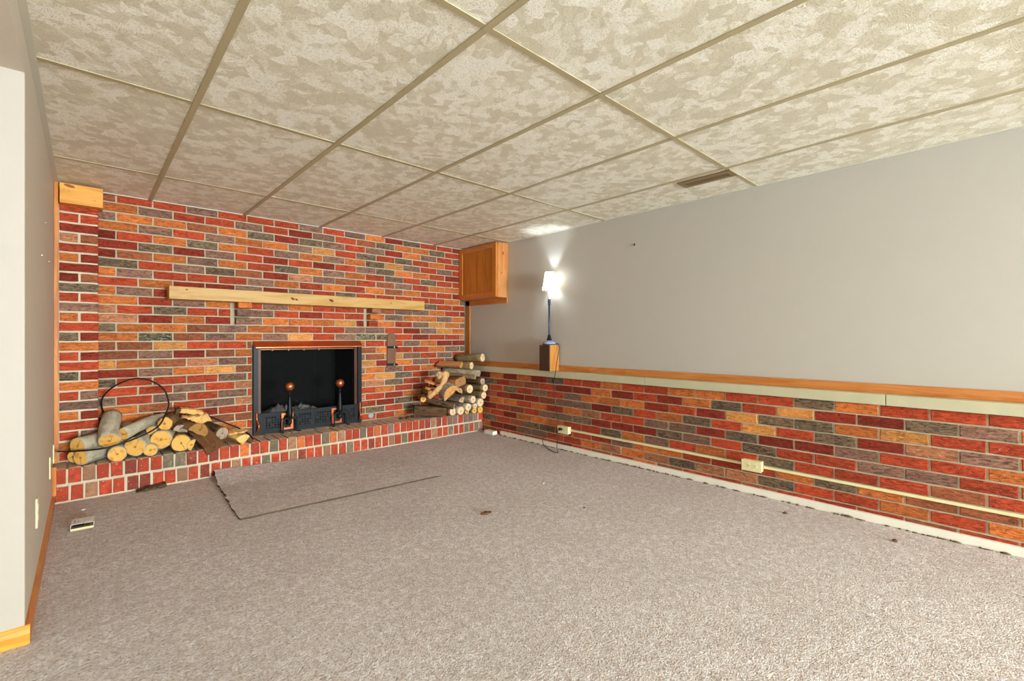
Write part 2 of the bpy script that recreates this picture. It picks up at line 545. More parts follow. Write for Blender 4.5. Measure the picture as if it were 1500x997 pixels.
def joined_bricks(parent, items, name='brick_remainder'):
    """items: (L, H, D, loc, rotz, code) joined into one mesh of kind stuff"""
    mats = sorted({it[5] for it in items}); V = []; F = []; MI = []
    for it in items:
        v, f = brick_verts(it[0], it[1], it[2], RND.randrange(9999))
        R = Matrix.Rotation(it[4], 4, 'Z'); b = len(V)
        V += [tuple(R @ Vector(p) + Vector(it[3]) - Vector(parent.location)) for p in v]
        F += [[b + i for i in q] for q in f]; MI += [mats.index(it[5])] * len(f)
    me = bpy.data.meshes.new(name); me.from_pydata(V, [], F)
    for c in mats: me.materials.append(BRICK[c])
    me.polygons.foreach_set('material_index', MI); me.update()
    o = bpy.data.objects.new(name, me); COL.objects.link(o); o.parent = parent; o['kind'] = 'stuff'
    return o


def subtract(a, b, holes):
    segs = [(a, b)]
    for h0, h1 in holes:
        nx = []
        for s0, s1 in segs:
            if h1 <= s0 or h0 >= s1: nx.append((s0, s1)); continue
            if h0 - s0 > 0.014: nx.append((s0, h0))
            if s1 - h1 > 0.014: nx.append((h1, s1))
        segs = nx
    return segs


# ------------------------------------------------------------------ the setting
XL, XR, YB, ZC = -0.149, 3.29, 4.29, 2.023
YREAR = -7.0
XBR = 3.22            # face of the brick dado on the right
HZ = 0.213            # hearth top
CP = 0.0651           # brick course pitch
J = 0.0098            # mortar joint

floor = box('floor', (-2.3, YREAR, -0.08), (3.45, 4.45, 0.0), CARPET, kind='structure', label='speckled beige carpet covering the whole floor')

# back wall : mortar bed around the fireplace opening
FX0, FX1, FZ1 = 1.02, 1.955, 0.985
bm = bmesh.new()
bm_box(bm, (XL, YB + .006, 0), (FX0, YB + .11, 2.08))
bm_box(bm, (FX1, YB + .006, 0), (3.214, YB + .11, 2.08))
bm_box(bm, (FX0, YB + .006, FZ1 - .02), (FX1, YB + .11, 2.08))
bm_box(bm, (FX0, YB + .006, 0), (FX1, YB + .11, HZ - .01))
wall_back = link('wall_back', from_bm(bm, 'wall_back'), MORTAR, kind='structure', label='multicoloured brick fireplace wall with grey mortar joints')
box('backing', (3.0, 4.40, 0), (3.45, 4.46, 2.1), PAINT, wall_back)

ROWS = [  # course by course from the ceiling down, each brick from the pier towards the corner
    'BRRPRRRPRPODGRRD', 'OPRRPRDPRBGOOGRR', 'POOBOGDGPRPDOPRG', 'OPRPOOPLRGRGRORR', 'DROGORPOPOGLPRPR',
    'DGDPRDRDRPGOORDR', 'DBOPORGOPORPRGRR', 'GRPGBDTPBRBPROOR', 'OPRRRPOROROBORRD', 'RODDPDPRGRRRRROG',
    'OPDRORPORRORPGRR', 'ORPORPORRRBPPORD', 'TRGRRPRDRROPOOPO', 'TDODPOOOLDORPLOP', 'GOOBPOBRRPPRDPLO',
    'OWBPOPLRPWGRDRRT', 'BBLRRBOOOORRPODD', 'BPDBOOPPPBORROPG', 'LOBTPRPPRPBLPRPR', 'DPOLBRRRRLDOPRPR',
    'GRRRPRRRRPOPRORR', 'RRPRTOOOOOLGRGRR', 'GRPRPRRRRTTGRRPR', 'OBRPTRRRRRORDRPO', 'RODDRRRRRTRDOPRR',
    'RPRBBRRRRRDGRRPR', 'RGROORRRRBGRGRPR', 'PRORPRRRRRROGRPR']
CORB = {11: 'O', 12: 'P', 13: 'P'}       # left corbel colours (row index from the top, zero based)
CORB2 = {11: 'T', 12: 'O', 13: 'R'}
items = []
for r in range(28):
    k = 27 - r
    z0 = HZ + k * CP + J / 2; z1 = min(HZ + (k + 1) * CP - J / 2, ZC + .004)
    if r % 2 == 0: edges = [0.0] + [0.160 + 0.2056 * n for n in range(15)] + [3.214]
    else: edges = [0.076 + 0.2046 * n for n in range(16)] + [3.214]; edges[0] = 0.06
    holes = []
    if k <= 11: holes.append((FX0 - .004, FX1 + .004))
    if r in CORB: holes += [(0.862, 0.992), (1.992, 2.122)]
    for n in range(len(edges) - 1):
        code = ROWS[r][min(n, len(ROWS[r]) - 1)]
        for a, b in subtract(edges[n] + J / 2 + RND.uniform(-.0015, .0015), edges[n + 1] - J / 2, holes):
            if b - a < 0.014: continue
            items.append((b - a, z1 - z0, 0.05, ((a + b) / 2, YB + RND.uniform(-.0025, .0015), (z0 + z1) / 2), 0.0, code))
items.sort(key=lambda it: it[3][0])
for it in items[:300]: put_brick(wall_back, it[0], it[1], it[2], it[3], it[4], BRICK[it[5]])
joined_bricks(wall_back, items[300:])
# stepped brick corbels that carry the mantel
for x0, cols in ((0.8925, CORB), (2.022, CORB2)):
    for r, c in cols.items():
        k = 27 - r; out = {11: .122, 12: .084, 13: .047}[r]
        z0 = HZ + k * CP + J / 2; z1 = HZ + (k + 1) * CP - J / 2 + (-.012 if r == 11 else 0)
        put_brick(wall_back, 0.097, z1 - z0, out + .03, (x0 + .0485, YB - out, (z0 + z1) / 2), 0, BRICK[c], 'corbel_brick')
# smear of grey patching plaster on a joint low on the wall
bm = bmesh.new(); bmesh.ops.create_icosphere(bm, subdivisions=2, radius=.03)
for v in bm.verts: v.co = Vector((v.co.x, v.co.y * .12, v.co.z * .9)) * (1 + .35 * noise.noise(v.co * 60))
o = smooth(link('plaster_patch', from_bm(bm, 'plaster_patch'), m_plain('blue_grey_plaster', (150, 152, 150), .9, bump=.8, bscale=90, vary=.3), wall_back)); o.location = (2.07, YB - .001, .255)

# brick pier in the corner by the left wall
PX0, PX1, PY = -0.127, 0.0655, 4.195
pier = box('wall_pier', (PX0 - .02, PY + .006, 0), (PX1 - .003, YB + .02, 1.9), MORTAR_PALE, kind='structure', label='narrow brick pier standing in the corner beside the left wall')
PIER = ['R', 'RR', 'D', 'TB', 'R', 'OD', 'D', 'DB', 'G', 'RR', 'P', 'OR', 'R', 'GD', 'O', 'RD', 'R', 'GD', 'O', 'RP', 'P', 'OD', 'R', 'RP', 'O', 'RR']
for i, cs in enumerate(PIER):
    k = 25 - i
    z0 = HZ + k * CP + J / 2 + .001; z1 = HZ + (k + 1) * CP - J / 2 - .001
    if len(cs) == 1: parts = [(PX0 + .003, PX1)]
    else:
        m_ = (PX0 + PX1) / 2 + .002; parts = [(PX0 + .003, m_ - .006), (m_ + .006, PX1)]
    for (a, b), c in zip(parts, cs):
        put_brick(pier, b - a, z1 - z0, .09, ((a + b) / 2, PY + RND.uniform(-.002, .002), (z0 + z1) / 2), 0, BRICK[c])

# raised hearth
hearth = box('hearth', (PX0 - .02, 3.981, 0), (3.212, YB + .002, .206), MORTAR_PALE, label='raised brick hearth running along the foot of the fireplace wall', category='hearth')
HTOP = 'RRTRRDRRGGDRDRRORRGRTORRGOTRRGRORPRRRRRDTDRPPRPGPRRR'
HLOW = 'RRTRRDDRRTRDRRTRRGRRTDRRTRRGRRDRRTRGRRDRTRRGRRGRGPRR'
r_ = random.Random(3)


def hb_mesh(L, H, D, seed):
    V, F = brick_verts(L, H, D, seed, .002)
    me = bpy.data.meshes.new('brick'); me.from_pydata(V, [], F); me.update(); me.materials.append(HB['R']); return me


HM_T = [hb_mesh(.0575, .094, .2, 50 + i) for i in range(4)]
HM_L = [hb_mesh(.0575, .092, .06, 60 + i) for i in range(4)]
HM_B = [hb_mesh(.195, .05, .1, 70 + i) for i in range(4)]


def hbput(me, loc, code):
    o = bpy.data.objects.new('brick', me); COL.objects.link(o); o.parent = hearth
    o.location = Vector(loc) - Vector(hearth.location)
    o.material_slots[0].link = 'OBJECT'; o.material_slots[0].material = HB[code]


for i in range(50):
    x = -0.118 + .0676 * i + r_.uniform(-.002, .002)
    if x > 3.2: break
    hbput(HM_T[r_.randrange(4)], (x, 3.972 + r_.uniform(-.003, .003), HZ - .047 + r_.uniform(-.001, .001)), HTOP[i % len(HTOP)])
    hbput(HM_L[r_.randrange(4)], (x + .012, 3.974 + r_.uniform(-.003, .003), .057), HLOW[i % len(HLOW)])
for i in range(16):
    hbput(HM_B[r_.randrange(4)], (-.03 + .2046 * i, 4.181, HZ - .0255), 'TGPTDT'[i % 6])

# right wall : painted upper wall, ledge and brick dado
wall_right = box('wall_right', (XR, YREAR, 0), (XR + .12, 4.45, 2.1), PAINT, kind='structure', label='beige painted wall above a waist-high brick dado')
dado = box('dado_mortar', (XBR + .006, YREAR, 0), (XR + .01, YB + .02, .655), MORTAR, wall_right)
RW = ['DODODGRRORROORRGORRR', 'GRBBRDDODRDOGRLDDGPO', 'BRGRPRPOOODRDLGGOLRR', 'BRDDBPPDGROGRLRGDTPR', 'DOOROROTRRPPDGDDPRRO',
      'DRBRPGGDDDGPRGRRPPRO', 'ORDOOORRGOPRORGRRRBR', 'GRBGGRRRPOORRROGOBBO', 'ODDPPRROTOTGTTGRROROR', 'BRRBRDRBROBRRBRDRBRR']
for r in range(10):
    z1 = .652 - r * .0654 - J / 2; z0 = z1 - .0654 + J
    if r == 9: z0 = max(z0, .004)
    m = 0.2086
    off = 3.8446 if r % 2 == 0 else 3.737      # first joint counted from the hearth
    for n in range(-3, 21):
        hi = off + .0 - (n - 1) * m + (0 if n else 0)
        lo = hi - m
        # brick n lies between joints; brick 0 ends at 'off'
        hi_, lo_ = min(hi, YB - .002), lo
        if hi_ - lo_ < .03 or hi_ < -.62: continue
        code = RW[r][n] if 0 <= n < len(RW[r]) else 'RDBOP'[(n * 7 + r) % 5]
        a, b = lo_ + J / 2, hi_ - J / 2
        put_brick(wall_right, b - a, z1 - z0, .05, (XBR + RND.uniform(-.002, .002), (a + b) / 2, (z0 + z1) / 2), -math.pi / 2, BRICK[code])
# ledge boards, with the joints between boards open a little
ys = [4.3, 2.634, 1.952, 0.476, -1.6, YREAR]
for a, b in zip(ys, ys[1:]):
    box('ledge_board', (3.196, b + .0015, .652), (XR + .004, a - .0015, .710), LEDGE, wall_right, bev=.003)
ys = [4.28, 2.556, 2.176, -1.2, YREAR]
for i, (a, b) in enumerate(zip(ys, ys[1:])):
    box('rail_board', (XR - .016, b + .0008, .710), (XR + .004, a - .0008, .762), W_TRIM_Y, wall_right, bev=.003)
# white skirting strip along the foot of the dado
base_r = box('baseboard_right', (3.198, YREAR, 0), (XBR + .01, 3.655, .043), WHITE_PAINT, kind='structure', label='white painted skirting strip along the foot of the brick dado', bev=.002)
# trim around the cabinet box and down the corner
t1 = box('trim_1', (XR - .014, 4.283, .762), (XR + .004, 4.36, 1.445), W_TRIM_Z, kind='structure', label='vertical orange pine casing in the corner beside the fireplace wall', bev=.003)
t2 = box('trim_2', (XR - .014, 3.636, 1.389), (XR + .004, 4.36, 1.446), W_TRIM_Y, kind='structure', label='horizontal orange pine casing under the wall cabinet', bev=.003)
t3 = box('trim_3', (XR - .014, 3.636, 1.446), (XR + .004, 3.70, 2.02), W_TRIM_Z, kind='structure', label='vertical orange pine casing beside the wall cabinet', bev=.003)

# left wall, opening beside the camera with header and jamb
YJ = 2.245
wall_left = box('wall_left', (XL - .13, YJ, 0), (XL, 4.42, 2.1), PAINT_HEAD, kind='structure', label='painted wall running up to the brick pier')
box('jamb', (-2.3, YJ - .004, 0), (XL - .0005, YJ + .09, 1.905), PAINT_JAMB, wall_left)
box('header', (XL - .13, YREAR, 1.905), (XL, YJ, 2.1), PAINT_HEAD, wall_left)
box('ceiling_hall', (-2.3, YREAR, 1.905), (XL - .13, YJ + .1, 2.1), PAINT_HEAD, wall_left)
box('nail', (XL - .005, 3.32, 1.60), (XL + .004, 3.324, 1.604), CHROME, wall_left)
box('nail', (XL - .005, 3.05, 1.40), (XL + .004, 3.055, 1.405), WHITE_PAINT, wall_left)
box('nail', (XL - .005, 3.62, 1.44), (XL + .004, 3.624, 1.444), WHITE_PAINT, wall_left)
wall_hall = box('wall_hall', (-2.42, YREAR, 0), (-2.3, YJ, .2), PAINT, kind='structure', label='painted wall of the passage with an opening added for light')
for a, b in (((-2.42, YREAR, 1.8), (-2.3, YJ, 2.1)), ((-2.42, YREAR, .2), (-2.3, -4.05, 1.8)), ((-2.42, .25, .2), (-2.3, YJ, 1.8))):  # gap between the sections is added for the passage fill light
    box('wall_section', a, b, PAINT, wall_hall)


def base_piece(name, p, q, outn, label):
    """moulded baseboard from p to q, with its face turned to outn"""
    p, q, n = Vector(p), Vector(q), Vector(outn)
    prof = [(0, 0), (.013, 0), (.013, .035), (.010, .048), (.006, .057), (0, .060)]
    bm = bmesh.new(); A = [bm.verts.new(p + n * a + Vector((0, 0, z))) for a, z in prof]; B = [bm.verts.new(q + n * a + Vector((0, 0, z))) for a, z in prof]
    for i in range(len(prof)):
        j = (i + 1) % len(prof); bm.faces.new((A[i], A[j], B[j], B[i]))
    bm.faces.new(A[::-1]); bm.faces.new(B); bmesh.ops.recalc_face_normals(bm, faces=bm.faces)
    mat = W_TRIM_Y if abs((q - p).y) > abs((q - p).x) else W_BLOCK
    return link(name, from_bm(bm, name), mat, kind='structure', label=label)


base_piece('baseboard_left', (XL, YJ - .0045, 0), (XL, 3.97, 0), (1, 0, 0), 'orange pine baseboard along the foot of the left wall')
base_piece('baseboard_jamb', (-2.3, YJ - .004, 0), (XL + .0132, YJ - .004, 0), (0, -1, 0), 'honey pine baseboard across the end of the left wall')
box('trim_4', (XL, 4.172, HZ), (XL + .022, 4.20, ZC), W_TRIM_Z, kind='structure', label='thin vertical pine strip between the left wall and the brick pier', bev=.003)
box('trim_5', (XL, 3.945, .06), (XL + .020, 3.972, HZ + .02), W_TRIM_Z, kind='structure', label='short pine strip where the hearth meets the left wall', bev=.003)

# wall behind the camera with the wide window
wall_rear = link('wall_rear', None or from_bm(bmesh.new(), 'wall_rear'), PAINT, kind='structure', label='painted wall behind the camera with a wide window')
bm = bmesh.new()
WX0, WX1, WZ0, WZ1 = .35, 2.85, .08, 1.93
bm_box(bm, (-2.42, YREAR - .12, 0), (WX0, YREAR, 2.1)); bm_box(bm, (WX1, YREAR - .12, 0), (3.41, YREAR, 2.1))
bm_box(bm, (WX0, YREAR - .12, 0), (WX1, YREAR, WZ0)); bm_box(bm, (WX0, YREAR - .12, WZ1), (WX1, YREAR, 2.1))
bm.to_mesh(wall_rear.data); bm.free()
win = box('window_1', (WX0, YREAR - .10, WZ0), (WX0 + .05, YREAR - .04, WZ1), WHITE_PAINT, kind='structure', label='wide white framed window behind the camera')
for a, b in (((WX1 - .05, YREAR - .10, WZ0), (WX1, YREAR - .04, WZ1)), ((WX0, YREAR - .10, WZ0), (WX1, YREAR - .04, WZ0 + .05)), ((WX0, YREAR - .10, WZ1 - .05), (WX1, YREAR - .04, WZ1)), ((1.58, YREAR - .10, WZ0), (1.62, YREAR - .04, WZ1))):
    box('window_frame', a, b, WHITE_PAINT, win)

# ------------------------------------------------------------------ suspended ceiling
ceiling = box('ceiling', (XL - .1, YREAR, 2.06), (3.40, 4.42, 2.12), PAINT, kind='structure', label='suspended ceiling of stippled cream tiles in a tan metal grid')
GX = [XL, .3497, .9593, 1.5689, 2.1785, 2.7881, XR]
GY = [YREAR, -6.153, -4.9338, -3.7146, -2.4954, -1.2762, -.057, 1.1622, 2.3814, 3.6006, YB + .01]
PANELS = {(2, 5), (4, 4)}
for i in range(6):
    for j in range(10):
        a = (GX[i] + .006, GY[j] + .006); b = (GX[i + 1] - .006, GY[j + 1] - .006)
        if (i, j) in PANELS:
            continue
        t = box('ceiling_tile', (a[0], a[1], ZC + .0035), (b[0], b[1], ZC + .016), TILE, ceiling)
        t.rotation_euler = (RND.uniform(-.0012, .0012), RND.uniform(-.0012, .0012), 0)
for x in GX[1:-1]:
    box('main_runner', (x - .012, YREAR, ZC - .0012), (x + .012, YB + .004, ZC + .004), TBAR, ceiling)
for y in GY[1:-1]:
    for i in range(6):
        box('cross_tee', (GX[i] + (.0135 if i else 0), y - .012, ZC + .0008), (GX[i + 1] - (.0135 if i < 5 else 0), y + .012, ZC + .004), TBAR, ceiling)
for a, b in (((XL, YREAR, ZC - .001), (XL + .021, YB, ZC + .004)), ((XR - .021, YREAR, ZC - .001), (XR, YB + .06, ZC + .004)), ((XL, YB - .020, ZC - .001), (3.22, YB + .01, ZC + .004))):
    box('wall_angle', a, b, ANGLE, ceiling)
for (i, j) in PANELS:  # trays for the added, unseen light panels
    pl = empty('added_ceiling_light', ((GX[i] + GX[i + 1]) / 2, (GY[j] + GY[j + 1]) / 2, ZC), 'added ceiling light panel over the ' + ('middle' if j == 5 else 'far end') + ' of the room behind the camera', 'light', group='added light panels')
    box('added_light_tray', (GX[i] + .01, GY[j] + .01, ZC + .01), (GX[i + 1] - .01, GY[j + 1] - .01, ZC + .03), WHITE_PAINT, pl)

# ceiling register
vent = empty('ceiling_register', (2.862, 1.318, ZC), 'brown metal air register set in the ceiling tile near the right wall', 'register')
VX0, VX1, VY0, VY1 = 2.826, 2.945, 1.150, 1.486
bm = bmesh.new()
bm_box(bm, (VX0, VY0, ZC - .006), (VX1, VY0 + .03, ZC + .001)); bm_box(bm, (VX0, VY1 - .03, ZC - .006), (VX1, VY1, ZC + .001))
bm_box(bm, (VX0, VY0 + .03, ZC - .006), (VX0 + .036, VY1 - .03, ZC + .001)); bm_box(bm, (VX1 - .028, VY0 + .03, ZC - .006), (VX1, VY1 - .03, ZC + .001))
at_world(link('frame', from_bm(bm, 'frame'), VENT), vent)
box('duct_opening', (VX0 + .03, VY0 + .03, ZC - .001), (VX1 - .028, VY1 - .03, ZC + .002), DARKHOLE, vent)
for i in range(26):
    y = VY0 + .036 + i * (VY1 - VY0 - .072) / 25
    box('louver', (VX0 + .036, y - .0022, ZC - .005), (VX1 - .028, y + .0022, ZC + .000), VENT, vent)
for y in (VY0 + .015, VY1 - .015):
    box('screw', (VX0 + .055, y - .003, ZC - .008), (VX0 + .061, y + .003, ZC - .005), CHROME, vent)

# ------------------------------------------------------------------ mantel, pier block, cabinet
mantel = box('mantel_shelf', (.445, 4.135, 1.303), (2.58, YB - .002, 1.396), W_MANTEL, bev=.003, label='long pale pine mantel beam on brick corbels above the fireplace', category='mantel')
for x, z, r in ((1.29, 1.350, .013), (1.32, 1.345, .010), (1.617, 1.352, .016), (2.2, 1.36, .006), (.55, 1.375, .006)):
    o = link('knot', lathe_mesh([(r, 0), (r * .8, .0008)], 10), m_plain('dark_knot', (92, 52, 22), .7, vary=.3), mantel)
    o.rotation_euler = (math.pi / 2, .4, 0); o.location = Vector((x, 4.1352, z)) - Vector(mantel.location); o.scale = (1.4, .75, 1)
block = box('timber_block', (-.121, 4.12, 1.884), (.0875, 4.285, 2.012), W_BLOCK, bev=.003, label='honey coloured pine block capping the top of the brick pier', category='block')

KNOT = m_plain('brown_knot', (128, 70, 24), .6, vary=.35)
for x, z, r, sx in ((-.075, 1.997, .013, 2.2), (-.10, 1.972, .003, 1), (-.078, 1.964, .003, 1), (.046, 1.924, .003, 1.4)):
    o = link('knot', lathe_mesh([(r, 0), (r * .8, .0006)], 12), KNOT, block)
    o.rotation_euler = (math.pi / 2, .2, 0); o.location = Vector((x, 4.1201, z)) - Vector(block.location); o.scale = (sx, .8, 1)

cab = empty('wall_cabinet', (3.2, 3.96, 1.444), 'orange pine wall cabinet hung in the corner above the log pile', 'cabinet')
box('body', (3.150, 3.637, 1.444), (3.276, 4.286, 2.018), W_CAB, cab, bev=.002)
for x, z, r in ((3.222, 1.907, .012), (3.205, 1.70, .006), (3.20, 1.56, .004)):
    o = link('knot', lathe_mesh([(r, 0), (r * .8, .0006)], 12), KNOT, cab); o.rotation_euler = (math.pi / 2, 0, 0); o.scale = (1, 1.5, 1); o.location = Vector((x, 3.6369, z)) - Vector(cab.location)
door = empty('door', (0, 0, 0)); door.parent = cab
D0, D1, Z0, Z1 = 3.642, 4.284, 1.448, 2.014
box('door_panel', (3.137, D0 + .03, Z0 + .03), (3.150, D1 - .03, Z1 - .03), W_DOOR).parent = door
for nm, a, b, mt in (('stile', (D0, Z0), (D0 + .058, Z1), W_TRIM_Z), ('stile', (D1 - .058, Z0), (D1, Z1), W_TRIM_Z), ('rail', (D0 + .058, Z0), (D1 - .058, Z0 + .052), W_TRIM_Y), ('rail', (D0 + .058, Z1 - .052), (D1 - .058, Z1), W_TRIM_Y)):
    box(nm, (3.128, a[0], a[1]), (3.150, b[0], b[1]), mt, bev=.002).parent = door
door.matrix_parent_inverse = Matrix.Translation(-Vector(cab.location))

# ------------------------------------------------------------------ fireplace
fp = empty('fireplace', (1.49, 4.27, HZ), 'black steel fireplace insert with copper hood and mesh screens', 'fireplace')


def fpart(name, a, b, mat, bev=.002): return box(name, a, b, mat, fp, bev)


fpart('side_post', (1.021, 4.252, HZ), (1.055, 4.33, .955), BLACK_SATIN)
fpart('side_post', (1.920, 4.252, HZ), (1.954, 4.33, .955), BLACK_SATIN)
fpart('inner_frame', (1.055, 4.275, HZ), (1.082, 4.33, .955), DKBRONZE)
fpart('inner_frame', (1.893, 4.275, HZ), (1.920, 4.33, .955), DKBRONZE)
for i in range(9):
    fpart('rivet', (1.0545, 4.262, .30 + i * .07), (1.0595, 4.2745, .306 + i * .07), BLACK, 0)
# sloped copper hood
bm = bmesh.new()
P_ = [(1.021, YB - .002, .992), (1.955, YB - .002, .992), (1.945, 4.222, .942), (1.031, 4.222, .942), (1.031, 4.222, .936), (1.945, 4.222, .936), (1.955, YB + .03, .952), (1.021, YB + .03, .952)]
V_ = [bm.verts.new(p) for p in P_]
for f in ((0, 3, 2, 1), (3, 4, 5, 2), (4, 7, 6, 5), (0, 7, 4, 3), (1, 2, 5, 6), (0, 1, 6, 7)): bm.faces.new([V_[i] for i in f])
bmesh.ops.recalc_face_normals(bm, faces=bm.faces)
at_world(link('hood', from_bm(bm, 'hood'), COPPER), fp)
fpart('curtain_rod', (1.06, 4.30, .915), (1.915, 4.312, .927), BRONZE)
for x in (1.17, 1.30, 1.43, 1.56): fpart('rod_clip', (x, 4.293, .908), (x + .010, 4.302, .928), BRONZE, 0)
# firebox
bm = bmesh.new()
bm_box(bm, (1.02, 4.33, HZ - .03), (1.06, 4.80, 1.0)); bm_box(bm, (1.915, 4.33, HZ - .03), (1.955, 4.80, 1.0))
bm_box(bm, (1.02, 4.80, HZ - .03), (1.955, 4.84, 1.0)); bm_box(bm, (1.02, 4.33, .96), (1.955, 4.84, 1.0)); bm_box(bm, (1.02, 4.33, HZ - .03), (1.955, 4.84, HZ))
at_world(link('firebox', from_bm(bm, 'firebox'), SOOT), fp)
# ash heap behind the screens
bm = bmesh.new(); bmesh.ops.create_grid(bm, x_segments=40, y_segments=16, size=1)
for v in bm.verts:
    x, y = v.co.x, v.co.y
    h = max(0, 1 - x ** 4) * max(0, 1 - y ** 4)
    v.co = Vector((1.40 + x * .34, 4.55 + y * .2, HZ + .002 + h * (.155 + .045 * noise.noise(Vector((x * 4, y * 4, 2))) + .035 * noise.noise(Vector((x * 18, y * 9, 5))))))
smooth(at_world(link('ash', from_bm(bm, 'ash'), ASH), fp))
for x0, x1 in ((1.082, 1.535), (1.545, 1.893)):
    bm = bmesh.new(); N = 60; A = []
    for i in range(N + 1):
        x = x0 + (x1 - x0) * i / N; y = 4.318 + .004 * math.sin(i * 1.1)
        A.append((bm.verts.new((x, y, .385)), bm.verts.new((x, y, .915))))
    for a, b in zip(A, A[1:]): bm.faces.new((a[0], b[0], b[1], a[1]))
    smooth(at_world(link('mesh_screen', from_bm(bm, 'mesh_screen'), SCREEN), fp))
# pierced black guard along the bottom
GX0, GX1, GZ0, GZ1, GYY = 1.057, 1.918, HZ + .002, .386, 4.262
bm = bmesh.new(); nx, nz = 36, 5
hx0, hx1, hz0, hz1 = GX0 + .03, GX1 - .03, GZ0 + .035, GZ1 - .03
bm_box(bm, (GX0, GYY - .004, GZ0), (GX1, GYY, hz0)); bm_box(bm, (GX0, GYY - .004, hz1), (GX1, GYY, GZ1))
bm_box(bm, (GX0, GYY - .004, hz0), (hx0, GYY, hz1)); bm_box(bm, (hx1, GYY - .004, hz0), (GX1, GYY, hz1))
bm_box(bm, (GX0, GYY - .012, GZ1 - .004), (GX1, GYY + .012, GZ1 + .002))
cw, ch = (hx1 - hx0) / nx, (hz1 - hz0) / nz
for i in range(nx):
    for j in range(nz):
        cx, cz = hx0 + (i + .5) * cw, hz0 + (j + .5) * ch
        solid = (i % 9 == 0) or (i * 2 + j) % 7 == 0
        q = [bm.verts.new((cx + sx * cw / 2, GYY - .003, cz + sz * ch / 2)) for sx, sz in ((-1, -1), (1, -1), (1, 1), (-1, 1))]
        if solid: bm.faces.new(q); continue
        k_ = .36 + .12 * ((i * 3 + j * 5) % 3) / 2
        d = [bm.verts.new((cx + sx * cw * k_, GYY - .003, cz + sz * ch * k_)) for sx, sz in ((0, -1), (1, 0), (0, 1), (-1, 0))]
        for t in range(4):
            bm.faces.new((q[t], q[(t + 1) % 4], d[t])); bm.faces.new((q[(t + 1) % 4], d[(t + 1) % 4], d[t]))
at_world(link('pierced_guard', from_bm(bm, 'pierced_guard'), BLACK), fp)
fpart('guard_backing', (GX0, GYY + .012, GZ0), (GX1, GYY + .016, GZ1), SOOT, 0)
for x in (1.283, 1.712):                                  # copper damper frames in the guard
    bm = bmesh.new(); w, h = .047, .140; z = .232
    bm_box(bm, (x - w, GYY - .010, z), (x - w + .018, GYY - .004, z + h)); bm_box(bm, (x + w - .018, GYY - .010, z), (x + w, GYY - .004, z + h))
    bm_box(bm, (x - w + .018, GYY - .010, z), (x + w - .018, GYY - .004, z + .016)); bm_box(bm, (x - w + .018, GYY - .010, z + h - .016), (x + w - .018, GYY - .004, z + h))
    at_world(link('damper_frame', from_bm(bm, 'damper_frame'), COPPER), fp)
for x, sx in ((1.043, 1), (1.934, -1)):                   # curved copper pulls at both ends
    pts = catmull([(x, 4.246, .405), (x, 4.246, .345), (x + sx * .006, 4.228, .315), (x + sx * .008, 4.215, .285), (x + sx * .004, 4.232, .25), (x, 4.244, .235)], 4)
    o = tube('copper_pull', pts, .0085, COPPER, fp, 8)
    for z in (.395, .362): fpart('pull_screw', (x - .003, 4.2345, z - .003), (x + .003, 4.2385, z + .003), SLOT, 0)

for x, lab in ((1.2918, 'black iron andiron with copper ball, the one nearer the fireplace side with the grey logs'), (1.7288, 'black iron andiron with copper ball, the one nearer the bronze wall bracket')):
    an = empty('andiron', (x, 4.222, HZ), lab, 'andiron', group='pair of andirons')
    Zs = lambda z: z - HZ
    smooth(link('shaft', lathe_mesh([(.014, Zs(.325)), (.022, Zs(.335)), (.025, Zs(.365)), (.021, Zs(.40)), (.013, Zs(.50)), (.009, Zs(.53)), (.013, Zs(.533)), (.013, Zs(.541)), (.0085, Zs(.545)), (.0085, Zs(.558)), (.012, Zs(.560)), (.012, Zs(.566)), (.006, Zs(.568))], 20), BLACK_SATIN, an))
    bm = bmesh.new(); bmesh.ops.create_uvsphere(bm, u_segments=24, v_segments=14, radius=.0395)
    b = smooth(link('ball_finial', from_bm(bm, 'ball'), COPPER, an)); b.location = (0, 0, Zs(.602))
    smooth(link('hub', lathe_mesh([(.006, Zs(.27)), (.015, Zs(.28)), (.019, Zs(.30)), (.016, Zs(.325))], 16), BLACK, an))
    for sx in (-1, 1):
        pts = catmull([(0, -.004, Zs(.318)), (sx * .03, -.010, Zs(.333)), (sx * .055, -.016, Zs(.31)), (sx * .060, -.02, Zs(.265)), (sx * .058, -.022, Zs(.225)), (sx * .066, -.03, Zs(.2195)), (sx * .080, -.034, Zs(.2195))], 5)
        smooth(link('leg', tube_mesh(pts, [.0085 - .0025 * i / len(pts) for i in range(len(pts))], 8), BLACK, an))
        f = smooth(link('foot', lathe_mesh([(.0, 0), (.014, 0), (.014, .004), (.006, .007)], 12, False), BLACK, an)); f.location = (sx * .070, -.03, 0.0005)

